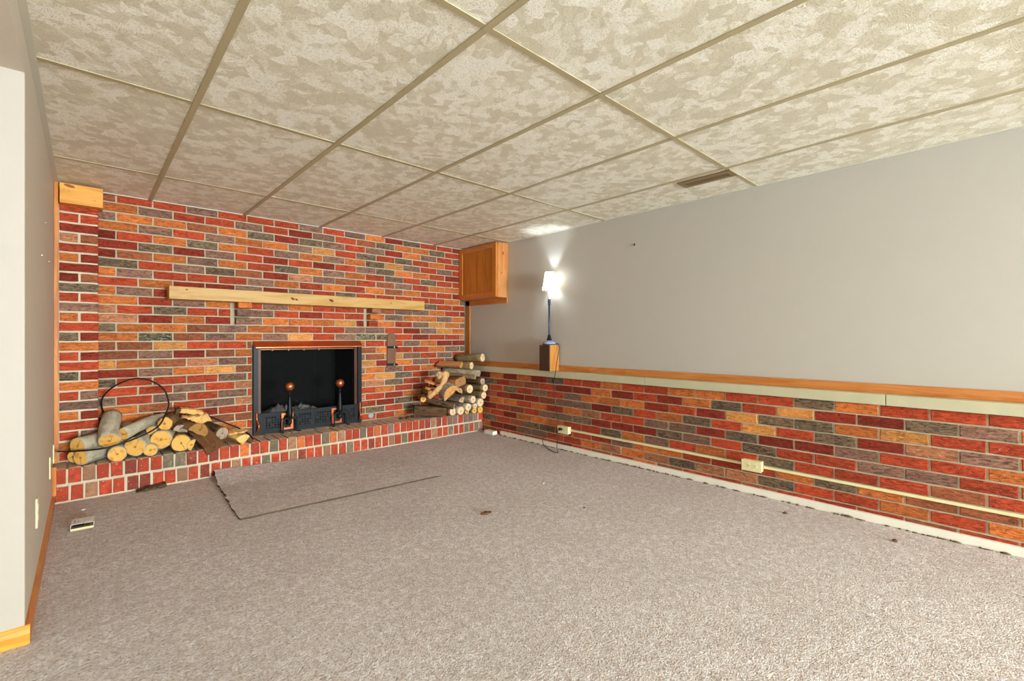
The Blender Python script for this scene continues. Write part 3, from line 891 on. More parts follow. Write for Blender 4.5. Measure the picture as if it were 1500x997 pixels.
# iron bracket hung on the wall beside the fireplace
br = empty('wall_bracket', (2.281, YB - .004, .90), 'bronze coloured wall bracket with two black clips beside the fireplace', 'bracket')
bm = bmesh.new(); w, z0, z1 = .046, -.175, .125; N = 12
out = [(-w, z0), (w, z0)] + [(w * math.cos(a), z1 + w * math.sin(a)) for a in [math.pi * i / N for i in range(N + 1)]]
A = [bm.verts.new((x, -.012, z)) for x, z in out]; B = [bm.verts.new((x, .002, z)) for x, z in out]
bm.faces.new(A); bm.faces.new(B[::-1])
for i in range(len(A)): j = (i + 1) % len(A); bm.faces.new((A[j], A[i], B[i], B[j]))
bmesh.ops.recalc_face_normals(bm, faces=bm.faces)
link('back_plate', from_bm(bm, 'back_plate'), BRONZE, br)
for z in (.025, -.150):
    bm = bmesh.new(); bm_box(bm, (-.046, -.034, z - .011), (.046, -.012, z + .011), .004); bm_box(bm, (.03, -.030, z - .012), (.062, -.016, z + .006), .002)
    link('clip', from_bm(bm, 'clip'), BLACK_SATIN, br)
    bm = bmesh.new(); bm_box(bm, (.012, -.037, z - .009), (.024, -.0335, z + .009)); link('clip_glint', from_bm(bm, 'p'), CHROME, br)  # bright metal piece added as the glint on the clip
h_ = link('screw_hole', lathe_mesh([(.005, 0), (.005, .001)], 10), SLOT, br); h_.rotation_euler = (math.pi / 2, 0, 0); h_.location = (0, -.012, .120)


# ------------------------------------------------------------------ firewood
def log(label, p1, p2, r1, r2, bark, end, seed, shape='round', roll=0.0, split=None, bend=0.0, group='firewood', squash=1.0, lump=.07):
    """a piece of firewood; the near cut end at p1. Local z runs along the log."""
    p1, p2 = Vector(p1), Vector(p2); ax = (p2 - p1); L = ax.length; ax.normalize()
    up = Vector((0, 0, 1)); xs = up.cross(ax)
    if xs.length < .05: xs = Vector((1, 0, 0))
    xs.normalize(); ysv = ax.cross(xs)
    M = Matrix((xs, ysv, ax)).transposed().to_4x4(); M.translation = p1
    # outline: list of (x, y, is_bark)
    O = []
    if shape == 'round':
        O = [(math.cos(2 * math.pi * i / 18), math.sin(2 * math.pi * i / 18), True) for i in range(18)]
    elif shape == 'half':
        O = [(math.cos(math.pi * i / 11), math.sin(math.pi * i / 11), i < 11) for i in range(12)]
        O += [(-.5, .03, False), (0, -.04, False), (.5, .02, False)]
        O = [(x, y - .4, b) for x, y, b in O]
    elif shape == 'quarter':
        O = [(1.25 * math.cos(math.pi / 2 * i / 8), 1.25 * math.sin(math.pi / 2 * i / 8), i < 8) for i in range(9)]
        O += [(.04, .6, False), (0, 0, False), (.62, -.03, False)]
        O = [(x - .55, y - .55, b) for x, y, b in O]
    elif shape == 'rect':
        O = [(-1, -.6, False), (-.3, -.66, False), (.4, -.6, False), (1, -.62, False), (1.04, 0, True), (.98, .6, False), (.3, .64, False), (-.35, .6, False), (-1, .62, False), (-1.03, 0, False)]
    cr, sr = math.cos(roll), math.sin(roll)
    O = [(x * cr - y * squash * sr, x * sr + y * squash * cr, b) for x, y, b in O]
    n = len(O); NR = 9
    R = []
    for i in range(NR):
        t = i / (NR - 1); r = r1 + (r2 - r1) * t; ring = []
        off = bend * math.sin(math.pi * t)
        for x, y, b in O:
            k_ = 1 + lump * noise.noise(Vector((x * 1.3 + seed * 3.1, y * 1.3, t * 3.0 + seed))) + .4 * lump * noise.noise(Vector((x * 4 + seed, y * 4, t * 9)))
            ring.append((x * r * k_ + off, y * r * k_ + off * .4, t * L))
        R.append(ring)
    V = [p for ring in R for p in ring]; FB = []; FS = []
    for i in range(NR - 1):
        for j in range(n):
            q = [i * n + j, i * n + (j + 1) % n, (i + 1) * n + (j + 1) % n, (i + 1) * n + j]
            (FB if (O[j][2]) else FS).append(q)
    # bark rim at both ends
    ends = []
    for side, ring in ((0, R[0]), (1, R[-1])):
        cx = sum(p[0] for p in ring) / n; cy = sum(p[1] for p in ring) / n
        ins = []
        for j, p in enumerate(ring):
            near_bark = O[j][2] or O[j - 1][2]
            k_ = .925 if near_bark else 1.0
            ins.append((cx + (p[0] - cx) * k_, cy + (p[1] - cy) * k_, p[2] + (-.0006 if side == 0 else .0006)))
        b0 = len(V); V += ins
        base = 0 if side == 0 else (NR - 1) * n
        for j in range(n):
            a, b = base + j, base + (j + 1) % n
            q = [a, b0 + j, b0 + (j + 1) % n, b]
            if side == 1: q = q[::-1]
            FB.append(q)
        ends.append((ins, (cx, cy, ins[0][2] + (-.001 if side == 0 else .001)), side))

    def sub(name, F, verts, mat):
        used = sorted({i for q in F for i in q}); mp = {u: k for k, u in enumerate(used)}
        me = bpy.data.meshes.new(name); me.from_pydata([verts[u] for u in used], [], [[mp[i] for i in q] for q in F]); me.update()
        me.materials.append(mat); o = bpy.data.objects.new(name, me); COL.objects.link(o); return o

    root = sub('firewood_log', FB, V, bark) if FB else None
    root['label'] = label; root['category'] = 'log'; root['group'] = group
    root.matrix_world = M
    if shape == 'round': smooth(root)
    if FS:
        o = sub('split_face', FS, V, split or ORANGEWOOD); o.parent = root
    for ins, c, side in ends:
        vv = list(ins) + [c]
        F = [[j, (j + 1) % n, n] for j in range(n)]
        if side == 0: F = [q[::-1] for q in F]
        o = sub('cut_end', F, vv, end); o.parent = root
    return root


GL = 'firewood stacked on the hearth beside the pier'
log('upper of the two grey logs lying at the pier end of the pile', (-.036, 4.03, .331), (.138, 4.20, .352), .053, .050, BK_GREY, END_Y, 1, group=GL)
log('grey log with a cracked yellow end, lowest at the pier end of the pile', (-.022, 4.00, .262), (.163, 4.20, .264), .047, .047, BK_GREY, END_Y, 2, group=GL)
log('thin grey log half hidden behind the lowest log at the pier', (-.057, 4.06, .262), (.086, 4.25, .262), .036, .036, BK_GREY, END_Y, 3, group=GL)
log('thick grey log leaning upright against the other logs under the cable loop', (.116, 3.98, .352), (.136, 4.19, .487), .058, .052, BK_GREY, END_Y, 4, group=GL, bend=.006)
log('short grey log under the leaning log, its end at the hearth edge', (.154, 3.985, .258), (.160, 4.18, .285), .050, .048, BK_GREY, END_Y, 5, group=GL)
log('short grey log standing behind the leaning log against the brick wall', (.211, 4.11, .315), (.214, 4.24, .400), .042, .040, BK_GREY, END_Y, 6, group=GL)
log('long crooked grey log slanting up across the top of the pile', (.183, 3.99, .383), (.415, 4.20, .440), .040, .036, BK_GREY, END_Y, 7, group=GL, bend=.014, lump=.16)
log('stout log with a wide knotted end in the middle of the grey pile', (.245, 4.00, .288), (.352, 4.24, .312), .062, .058, BK_GREY, END_Y, 8, group=GL)
log('small log end peeping out under the long crooked log', (.339, 4.08, .372), (.410, 4.25, .385), .030, .030, BK_GREY, END_Y, 9, group=GL)
log('small round log at the hearth edge between two stout logs', (.326, 3.985, .256), (.367, 4.24, .258), .041, .041, BK_GREY, END_Y, 10, group=GL)
log('stout round log with a deeply cracked centre, right of the crooked log', (.388, 4.02, .312), (.457, 4.24, .316), .064, .062, BK_GREY, END_Y, 11, group=GL)
log('knotty brown log end on top of the stout cracked log', (.412, 4.05, .415), (.482, 4.25, .425), .046, .043, BK_BROWN, END_Y, 12, group=GL, lump=.18)
log('thick log with a pale sawn end and one long crack beside the dark plank', (.498, 3.99, .277), (.496, 4.24, .285), .061, .060, BK_BROWN, END_Y, 13, group=GL)
log('sliver of grey log with a slanted cut beside the long cracked end', (.556, 3.985, .256), (.545, 4.18, .262), .040, .038, BK_GREY, END_Y, 14, 'half', -1.2, BK_GREY, group=GL)
log('dark shaggy barked piece between the knotty log and the half round', (.505, 4.06, .368), (.470, 4.25, .395), .052, .050, BK_DARK, END_B, 15, 'half', .3, BROWNWOOD, group=GL, lump=.25)
log('half round brown log with its curved bark arching over the end', (.612, 4.01, .352), (.530, 4.22, .368), .076, .070, BK_BROWN, m_endgrain('brown_end_grain', (170, 122, 66), (120, 78, 40)), 16, 'half', .55, BROWNWOOD, group=GL)
log('brown split plank tilting down over the hearth edge', (.690, 3.945, .225), (.610, 4.20, .345), .056, .056, BROWNWOOD, m_endgrain('dark_end_grain', (112, 74, 44), (84, 52, 30)), 17, 'rect', -.55, BROWNWOOD, group=GL)
log('dark log with a ringed grey end behind the brown plank', (.756, 4.03, .303), (.680, 4.24, .335), .048, .045, BK_DARK, END_B, 18, group=GL)
log('pale yellow split wedge at the fireplace end of the pile', (.885, 3.985, .252), (.830, 4.17, .268), .062, .058, PALEWOOD, PALEWOOD, 19, 'quarter', .75, PALEWOOD, group=GL, lump=.2)


def slab(label, outline, y0, depth, tilt, mat, name='split_slab', group=GL, back=None):
    """torn slab: ragged outline (x, z), extruded in depth and leaning back"""
    pts = []
    rr = random.Random(len(label))
    for (x0, z0), (x1, z1) in zip(outline, outline[1:] + outline[:1]):
        for i in range(5):
            t = i / 5; k_ = 0 if i == 0 else 1
            pts.append((x0 + (x1 - x0) * t + k_ * rr.uniform(-.004, .004), z0 + (z1 - z0) * t + k_ * rr.uniform(-.006, .006)))
    cx = sum(p[0] for p in pts) / len(pts); cz = sum(p[1] for p in pts) / len(pts)
    bm = bmesh.new()
    A = [bm.verts.new((x - cx, tilt * (z - cz) - depth / 2, z - cz)) for x, z in pts]
    B = [bm.verts.new(((x - cx) * .96, tilt * (z - cz) + depth / 2, (z - cz) * .9 + .01)) for x, z in pts]
    fa = bm.faces.new(A); bm.faces.new(B[::-1])
    for i in range(len(A)): j = (i + 1) % len(A); bm.faces.new((A[j], A[i], B[i], B[j]))
    bmesh.ops.triangulate(bm, faces=[f for f in bm.faces if len(f.verts) > 4])
    bmesh.ops.recalc_face_normals(bm, faces=bm.faces)
    o = link(name, from_bm(bm, name), mat, label=label, category='firewood', group=group); o.location = (cx, y0, cz); return o


slab('pale torn slab of split wood, the lower one on top of the grey pile', [(.512, .448), (.56, .428), (.60, .400), (.69, .405), (.672, .452), (.60, .443)], 4.07, .05, .9, PALEWOOD)
slab('pale torn slab of split wood with a dark bark end, topmost on the grey pile', [(.500, .478), (.508, .502), (.545, .498), (.60, .490), (.645, .470), (.642, .452), (.57, .462)], 4.12, .045, .9, PALEWOOD)
slab('small dark strip of bark caught under the topmost pale slab', [(.468, .470), (.482, .498), (.512, .505), (.505, .478), (.49, .462)], 4.12, .05, .6, BK_DARK, 'bark_strip')
slab('thin pale splinter lying over the yellow split wedge', [(.79, .292), (.84, .300), (.93, .304), (.92, .296), (.82, .282)], 4.06, .06, 1.0, PALEWOOD, 'splinter')

GR = 'firewood heaped in the corner on the hearth'


def rlog(label, x, y, z, r, L, dx, dz, bark, end, seed, shape='round', roll=0., split=None, **k):
    return log(label, (x, y, z), (x + dx, min(y + L, 4.27), z + dz), r, r * .95, bark, end, seed, shape, roll, split, group=GR, **k)


rlog('brown log topmost on the corner heap, resting over the ledge', 3.186, 3.93, .803, .046, .34, -.10, -.01, BK_OLIVE, END_C, 31)
rlog('split log with an orange torn face just under the topmost log', 3.034, 3.93, .722, .040, .34, -.13, .0, BK_BROWN, END_C, 32)
rlog('short split chunk with an orange face beside the second highest log', 2.935, 3.98, .728, .046, .26, -.12, .0, BK_BROWN, ORANGEWOOD, 33, 'half', 2.6, ORANGEWOOD)
rlog('long thin silvery branch lying across under the top logs', 3.102, 3.88, .640, .032, .38, -.20, .03, BK_WHITE, END_B, 34, lump=.12)
rlog('second thin brown branch just below the silvery branch', 3.06, 3.90, .600, .024, .36, -.20, .02, BK_BROWN, END_B, 35)
rlog('dark rough log with a hollow grey end against the brick dado', 3.129, 3.86, .553, .037, .38, -.05, .0, BK_DARK, END_B, 36, lump=.15)
rlog('wide split chunk with a brown inner face high in the middle of the heap', 2.905, 3.95, .558, .074, .30, -.06, .0, ORANGEWOOD, m_endgrain('torn_brown_end', (170, 122, 78), (122, 80, 48)), 37, 'rect', -.25, BROWNWOOD, lump=.18)
rlog('round log with a pale sawn end in the middle of the heap', 2.988, 3.90, .479, .046, .36, -.03, .0, BK_BROWN, END_C, 38)
rlog('olive barked log with a pale end touching the dado, upper of two', 3.157, 3.85, .482, .040, .40, -.03, .0, BK_OLIVE, END_C, 39)
rlog('olive barked log with a pale end touching the dado, lower of two', 3.145, 3.86, .404, .039, .40, -.03, .0, BK_OLIVE, END_C, 40)
rlog('brown split piece left of the middle round log', 2.893, 3.95, .466, .046, .30, .0, .0, BK_BROWN, m_endgrain('mid_brown_end', (190, 146, 100), (140, 92, 56)), 41, 'half', .5, BROWNWOOD)
rlog('large split round with a fanned orange face behind the bent root', 2.750, 3.92, .462, .098, .10, .0, .03, BK_WHITE, m_endgrain('orange_end_grain', (214, 152, 84), (168, 100, 48)), 42, 'half', -.75, ORANGEWOOD)
rlog('silver barked log with a pale end low by the dado', 3.016, 3.88, .368, .040, .38, -.05, .0, BK_WHITE, END_C, 43)
rlog('round log with a wide cream end low by the dado', 3.107, 3.87, .328, .044, .39, .0, .0, BK_WHITE, END_C, 44)
rlog('quartered piece with a white barked edge low in the middle of the heap', 2.905, 3.93, .370, .048, .32, .0, .0, BK_WHITE, m_endgrain('white_edge_end', (196, 158, 118), (150, 104, 66)), 45, 'quarter', .3, ORANGEWOOD)
rlog('silver barked log with a cream end in the second lowest row', 2.952, 3.88, .293, .041, .38, -.03, .0, BK_WHITE, END_C, 46)
rlog('thin log with a cream end between two larger ends near the bottom', 3.035, 3.87, .297, .028, .39, .0, .0, BK_WHITE, END_C, 47)
rlog('log with a tan end in the bottom row against the dado', 3.105, 3.87, .251, .036, .39, .0, .0, BK_BROWN, END_Y, 48)
rlog('tall oval log end in the bottom row left of the centre', 2.870, 3.90, .262, .044, .36, -.02, .0, BK_WHITE, END_C, 49)
rlog('small log with a yellow end in the bottom row under the silver log', 2.965, 3.92, .239, .026, .33, .0, .0, BK_BROWN, END_Y, 50)
rlog('small log with a yellow end in the bottom row, second from the dado', 3.040, 3.89, .246, .031, .36, .0, .0, BK_BROWN, END_Y, 51)
rlog('split log with a pale rounded end beside the dark beam at the bottom', 2.795, 3.935, .258, .043, .32, .0, .0, BK_BROWN, END_C, 52)
log('long dark barked log lying on the dark beam with its grey end forward', (2.795, 3.915, .312), (2.56, 4.16, .395), .033, .033, BK_DARK, END_B, 53, group=GR)
log('heavy dark split beam lying at the front of the corner heap', (2.735, 3.965, .262), (2.470, 4.145, .285), .068, .075, BK_DARK, m_endgrain('charred_end', (96, 62, 38), (62, 38, 22)), 54, 'rect', .05, m_wood('dark_brown_split', (104, 68, 40), (68, 42, 24), 'Z', .85, ring=14), group=GR, lump=.15)
log('small brown stub at the outer side of the corner heap', (2.500, 4.03, .400), (2.58, 4.22, .405), .030, .028, BK_BROWN, END_Y, 55, group=GR)
log('thin split stick poking out of the heap, upper of two', (2.495, 3.965, .590), (2.70, 4.04, .528), .021, .020, PALEWOOD, ORANGEWOOD, 56, 'rect', .3, ORANGEWOOD, group=GR)
log('thin split stick poking out of the heap, lower of two', (2.500, 3.965, .518), (2.70, 4.04, .468), .020, .020, ORANGEWOOD, ORANGEWOOD, 57, 'rect', .2, ORANGEWOOD, group=GR)
log('brown log end hidden low behind the bent root', (2.60, 4.02, .47), (2.66, 4.24, .46), .05, .05, BK_BROWN, END_Y, 58, group=GR)
# bent root with a knobbly head
pts = catmull([(2.475, 3.90, .432), (2.53, 3.885, .478), (2.595, 3.875, .530), (2.635, 3.875, .580), (2.66, 3.885, .628), (2.665, 3.90, .66)], 5)
rad = [.022 + .004 * math.sin(i * .9) + (.026 * max(0, (i - 13) / 12)) for i in range(len(pts))]
o = smooth(link('bent_root', tube_mesh(pts, rad, 12, .3, 4), m_bark('peeled_root', (206, 158, 106), (160, 108, 64), 30, .4, .5), label='bent pale root with a knobbly head on the front of the heap', category='firewood', group=GR))
bm = bmesh.new(); bmesh.ops.create_icosphere(bm, subdivisions=3, radius=.058)
for v in bm.verts: v.co = v.co * (1 + .45 * noise.noise(v.co * 28 + Vector((3, 1, 2))))
k_ = smooth(link('root_knob', from_bm(bm, 'root_knob'), m_bark('knob_bark', (198, 160, 116), (128, 88, 56), 40, .7, .7), o)); k_.location = (2.645, 3.925, .648); k_.scale = (1.1, .8, .75)
# bark crumbs fallen on the hearth
for x, y, w, lab in ((2.30, 4.12, .8, 'curl of dark bark on the hearth, the one nearest the fireplace'), (2.37, 4.11, 1.2, 'widest scrap of dark bark on the hearth, between two smaller ones'), (2.435, 4.13, .8, 'scrap of dark bark on the hearth, the one nearest the corner heap')):
    slab(lab, [(x - .025 * w, HZ + .001), (x - .006, HZ + .011), (x + .018 * w, HZ + .008), (x + .028 * w, HZ + .001)], y, .022, .0, BK_DARK, 'bark_scrap', 'bark scraps on the hearth')

# ------------------------------------------------------------------ coaxial cable looped over the logs
cab_pts = [(-.140, 4.12, .300), (-.078, 4.0, .311), (.048, 3.915, .318), (.128, 3.90, .33), (.241, 3.915, .358), (.36, 3.95, .413), (.412, 4.0, .496), (.431, 4.03, .562), (.408, 4.07, .656), (.342, 4.10, .716), (.262, 4.13, .738), (.183, 4.16, .713), (.121, 4.20, .663), (.082, 4.23, .589), (.10, 4.268, .48), (.16, 4.275, .34), (.30, 4.278, .27), (.45, 4.278, .30), (.60, 4.268, .42), (.66, 4.24, .445), (.708, 4.20, .413), (.80, 4.16, .36), (.895, 4.12, .305), (.945, 4.06, .262), (.960, 4.01, .232)]
tube('coaxial_cable', catmull(cab_pts, 8), .0052, RUBBER, None, 10, label='black coaxial cable looping up over the grey logs from the wall plate', category='cable')
o = bpy.data.objects['coaxial_cable']
tube('connector', [(-.146, 4.125, .300), (-.118, 4.078, .304)], .0058, CHROME, o, 10)
tube('copper_tip', [(.960, 4.01, .232), (.963, 4.0, .2185)], .0055, COPPER, o, 8)

# ------------------------------------------------------------------ lamp on the small loudspeaker
spk = empty('loudspeaker', (3.2125, 2.965, .710), 'small wooden loudspeaker with dark front standing on the ledge', 'loudspeaker')
box('cabinet', (3.150, 2.900, .7105), (3.272, 3.030, .954), W_SPK, spk, bev=.003)
box('front_grille', (3.140, 2.902, .7125), (3.150, 3.028, .952), W_DARK, spk, bev=.002)
box('badge', (3.1385, 2.99, .935), (3.140, 3.015, .941), CHROME, spk)

lamp = empty('table_lamp', (3.212, 2.968, .9545), 'slender table lamp with a lit white fringed shade standing on the loudspeaker', 'lamp')
smooth(link('base', lathe_mesh([(.064, 0), (.066, .004), (.066, .010), (.056, .014), (.056, .018), (.064, .020), (.064, .024), (.05, .030), (.034, .034), (.030, .040)], 28), LAMP_BASE, lamp))
smooth(link('foot_ring', lathe_mesh([(.067, -.0003), (.068, .006), (.060, .010)], 28, False), BLACK, lamp))
smooth(link('stem_socle', lathe_mesh([(.030, .038), (.022, .050), (.014, .085), (.012, .095)], 18), BLACK, lamp))
smooth(link('stem', lathe_mesh([(.012, .092), (.009, .10), (.009, .375), (.015, .380), (.015, .386), (.009, .392), (.012, .398), (.020, .402), (.012, .410), (.012, .416), (.018, .420), (.012, .428)], 18), NAVY, lamp))
smooth(link('candle_sleeve', lathe_mesh([(.012, .428), (.014, .45), (.017, .50), (.014, .545)], 16), WHITE_PAINT, lamp))
bm = bmesh.new(); bmesh.ops.create_uvsphere(bm, u_segments=16, v_segments=10, radius=.016)
b = smooth(link('bulb', from_bm(bm, 'bulb'), BULB, lamp)); b.location = (0, 0, .585)
prof = [(.0645, .548), (.060, .560), (.053, .60), (.047, .64), (.0425, .685)]
bm = bmesh.new(); n = 24; rings = [[bm.verts.new((r * math.cos(2 * math.pi * i / n), r * math.sin(2 * math.pi * i / n), z)) for i in range(n)] for r, z in prof]
for A, B in zip(rings, rings[1:]):
    for i in range(n): bm.faces.new((A[i], A[(i + 1) % n], B[(i + 1) % n], B[i]))
bmesh.ops.solidify(bm, geom=bm.faces[:], thickness=.001)
shade = smooth(link('lamp_shade', from_bm(bm, 'lamp_shade'), SHADE, lamp))
PIPING = m_plain('dark_piping', (96, 80, 70), .7)
for rr, z in ((.0648, .548), (.0432, .685)):
    smooth(link('shade_piping', tube_mesh([(rr * math.cos(a), rr * math.sin(a), z) for a in [2 * math.pi * i / 28 for i in range(29)]], .0030, 6), PIPING, shade))
for i in range(6):
    a = 2 * math.pi * (i + .25) / 6
    smooth(link('shade_rib', tube_mesh([((r + .001) * math.cos(a), (r + .001) * math.sin(a), z) for r, z in prof], .0026, 6), PIPING, shade))
bm = bmesh.new()
for i in range(48):
    a = 2 * math.pi * i / 48; l_ = .026 + .010 * math.sin(i * math.pi / 4) ** 2
    bm_box(bm, (-.0012, -.0012, -l_), (.0012, .0012, 0)); vs = bm.verts[-8:] if False else list(bm.verts)[-8:]
    for v in vs: v.co = Vector((.0645 * math.cos(a), .0645 * math.sin(a), .547)) + Vector((v.co.x, v.co.y, v.co.z))
link('fringe', from_bm(bm, 'fringe'), SHADE, shade, kind='stuff')
pl_ = bpy.data.lights.new('lamp_light', 'POINT'); pl_.energy = 5.5; pl_.color = (.70, .83, 1.0); pl_.shadow_soft_size = .014
po = bpy.data.objects.new('lamp_light', pl_); COL.objects.link(po); po.location = (3.212, 2.968, .9545 + .607)

cord_pts = [(3.262, 2.95, .962), (3.262, 2.905, .965), (3.25, 2.879, .9406), (3.235, 2.868, .905), (3.20, 2.852, .848), (3.175, 2.846, .768), (3.178, 2.868, .665), (3.188, 2.893, .62), (3.204, 2.902, .478), (3.204, 2.885, .385), (3.202, 2.855, .294), (3.192, 2.838, .223), (3.185, 2.832, .162), (3.172, 2.825, .10), (3.13, 2.80, .03), (3.085, 2.745, .006), (3.066, 2.765, .005), (3.12, 2.90, .006), (3.165, 3.0, .02), (3.180, 3.02, .07), (3.185, 2.96, .10), (3.178, 2.87, .115), (3.165, 2.83, .15), (3.15, 2.80, .19), (3.148, 2.79, .195)]
tube('lamp_cord', catmull(cord_pts, 6), .003, CORD, None, 8, label='brown lamp cord hanging down the brick dado to the outlet', category='cord')
lc = bpy.data.objects['lamp_cord']
o = smooth(link('inline_switch', lathe_mesh([(.004, -.02), (.011, -.012), (.011, .012), (.004, .02)], 12), BLACK)); at_world(o, lc); o.location = (3.186, 2.893, .622)
o = box('plug', (3.148, 2.772, .183), (3.176, 2.800, .205), BLACK, bev=.003); at_world(o, lc)

# ------------------------------------------------------------------ surface wiring on the dado
def outlet_box(y0, y1, z0, z1, lab):
    e = empty('outlet_box', (3.2, (y0 + y1) / 2, z0), lab, 'outlet', group='surface outlets on the dado')
    box('housing', (3.180, y0, z0), (XBR + .002, y1, z1), IVORY, e, bev=.002)
    box('face_plate', (3.176, y0 - .003, z0 - .003), (3.181, y1 + .003, z1 + .003), IVORY, e, bev=.0015)
    yc = (y0 + y1) / 2; zc = (z0 + z1) / 2
    for s in (-1, 1):
        y = yc + s * .019
        rc = link('receptacle', lathe_mesh([(.0155, 0), (.0155, .0015)], 18), IVORY, e); rc.rotation_euler = (0, -math.pi / 2, 0); rc.location = Vector((3.1765, y, zc)) - Vector(e.location)
        for dy, dz, wy, wz in ((.005, .006, .0035, .0012), (.005, -.006, .0035, .0012), (-.007, 0, .0022, .0022)):
            box('slot', (3.1742, y + dy - wy, zc + dz - wz), (3.1752, y + dy + wy, zc + dz + wz), SLOT, e)
    return e


outlet_box(2.712, 2.832, .155, .218, 'ivory surface outlet box with the lamp cord plugged in')
outlet_box(1.100, 1.216, .157, .222, 'ivory surface outlet box with two empty sockets on the dado')
for y0, y1, lab in ((1.219, 2.709, 'ivory cable raceway running along the dado between the two outlets'), (YREAR + .5, 1.097, 'ivory cable raceway running from the empty outlet towards the camera')):
    box('cable_raceway', (3.209, y0, .178), (XBR + .001, y1, .194), IVORY, bev=.003, label=lab, category='raceway', group='cable raceways on the dado')


def wall_plate(y, z0, z1, lab, kind):
    e = empty('wall_plate', (XL, y, (z0 + z1) / 2), lab, 'wall plate', group='plates on the left wall')
    box('plate', (XL - .001, y - .035, z0), (XL + .006, y + .035, z1), IVORY, e, bev=.002)
    if kind == 'outlet':
        for s in (-1, 1):
            box('receptacle', (XL + .005, y - .015, (z0 + z1) / 2 + s * .02 - .013), (XL + .0075, y + .015, (z0 + z1) / 2 + s * .02 + .013), IVORY, e, bev=.001)
    else:
        box('screw', (XL + .005, y - .003, z1 - .02), (XL + .0075, y + .003, z1 - .014), CHROME, e)


wall_plate(2.737, .243, .362, 'ivory wall plate low on the left wall, the one nearest the doorway', 'outlet')
wall_plate(3.704, .226, .349, 'ivory wall plate low on the left wall, the middle of three', 'blank')
wall_plate(4.115, .232, .348, 'ivory wall plate beside the hearth with the black cable attached', 'blank')

# nail left in the painted wall
nl = box('picture_nail', (XR - .010, 2.092, 1.770), (XR + .002, 2.097, 1.786), SLOT, label='small dark picture nail left in the beige wall', category='nail')

# ------------------------------------------------------------------ loose carpet piece, ragged edges, litter
def ragged(pts, amp, seed, closed=False, n=10):
    rr = random.Random(seed); out = []
    for p, q in zip(pts, pts[1:]):
        p, q = Vector(p), Vector(q); d = (q - p); nrm = Vector((-d.y, d.x, 0)).normalized()
        m = max(2, int(d.length / .03))
        for i in range(m):
            out.append(p + d * (i / m) + nrm * rr.uniform(-amp, amp))
    out.append(Vector(pts[-1])); return out


left = ragged([(.690, 3.962, 0), (.672, 3.74, 0), (.660, 3.44, 0), (.643, 3.16, 0), (.637, 2.931, 0)], .006, 1)
front = ragged([(.637, 2.931, 0), (1.0, 2.912, 0), (1.5, 2.885, 0), (1.938, 2.862, 0)], .002, 2)
bm = bmesh.new(); NU, NV = 48, 40
def patch_pt(u, v):
    # u along the hearth, v from hearth to the room
    i = v * (len(left) - 1); a = left[int(min(i, len(left) - 2))].lerp(left[int(min(i, len(left) - 2)) + 1], i - int(min(i, len(left) - 2)))
    r_end = Vector((2.05, 3.962, 0)).lerp(front[-1], v)
    p = a.lerp(r_end, u)
    if v > .98:
        j = u * (len(front) - 1); j0 = int(min(j, len(front) - 2)); p = front[j0].lerp(front[j0 + 1], j - j0)
    edge = max(0, min(1, (1 - u) / .25))
    edge2 = max(0, min(1, (1 - u) / .04)) if v > .6 else edge
    th = .010 * (edge2 if v > .6 else edge ** .7) + .0006
    lift = .046 * max(0, 1 - u / .75) * max(0, 1 - v / .33) ** 1.4
    wave = .004 * math.sin(u * 5 + v * 4) * (1 - abs(2 * v - 1)) * edge
    p = Vector(p); p.z = th + lift + max(0, wave); return p
G = [[bm.verts.new(patch_pt(i / NU, j / NV)) for j in range(NV + 1)] for i in range(NU + 1)]
for i in range(NU):
    for j in range(NV): bm.faces.new((G[i][j], G[i][j + 1], G[i + 1][j + 1], G[i + 1][j]))
bmesh.ops.recalc_face_normals(bm, faces=bm.faces)
if bm.faces[0].normal.z < 0: bmesh.ops.reverse_faces(bm, faces=bm.faces)
patch = smooth(link('carpet_offcut', from_bm(bm, 'carpet_offcut'), CARPET, label='loose piece of beige carpet lying in front of the hearth', category='carpet'))
bm = bmesh.new()
def skirt(line):
    for p, q in zip(line, line[1:]):
        a, b = p.co.copy(), q.co.copy()
        vs = [bm.verts.new(x) for x in (a, b, Vector((b.x, b.y, max(0.0005, b.z - .012))), Vector((a.x, a.y, max(.0005, a.z - .012))))]
        bm.faces.new(vs)
bmp = bmesh.new(); bmp.from_mesh(patch.data); bmp.free()
LV = [Vector(patch_pt(0, j / NV)) for j in range(NV + 1)]; FV = [Vector(patch_pt(i / NU, 1)) for i in range(NU + 1)]
class _V:
    def __init__(s, c): s.co = c
skirt([_V(p) for p in LV]); skirt([_V(p) for p in FV])
link('cut_edge', from_bm(bm, 'cut_edge'), m_plain('shaded_carpet_backing', (84, 66, 48), .95, vary=.3), patch)  # dark colour covers the backing and the shadow line along the edge

# frayed carpet tufts along the white skirting strip
rr = random.Random(11); bm = bmesh.new()
y = 3.64
while y > -.5:
    w = rr.choice((.006, .008, .012, .02, .028)) ; h = rr.uniform(.003, .009) * (1.6 if rr.random() < .12 else 1)
    g = bmesh.ops.create_icosphere(bm, subdivisions=1, radius=1)
    for v in g['verts']: v.co = Vector((3.192 + v.co.x * .008, y + v.co.y * w, .001 + v.co.z * h + .002 * rr.random()))
    y -= w * rr.uniform(1.2, 4.5)
fr = smooth(link('carpet_fringe', from_bm(bm, 'carpet_fringe'), FRAY, floor, kind='stuff')); fr.matrix_parent_inverse = Matrix.Translation(-floor.location)

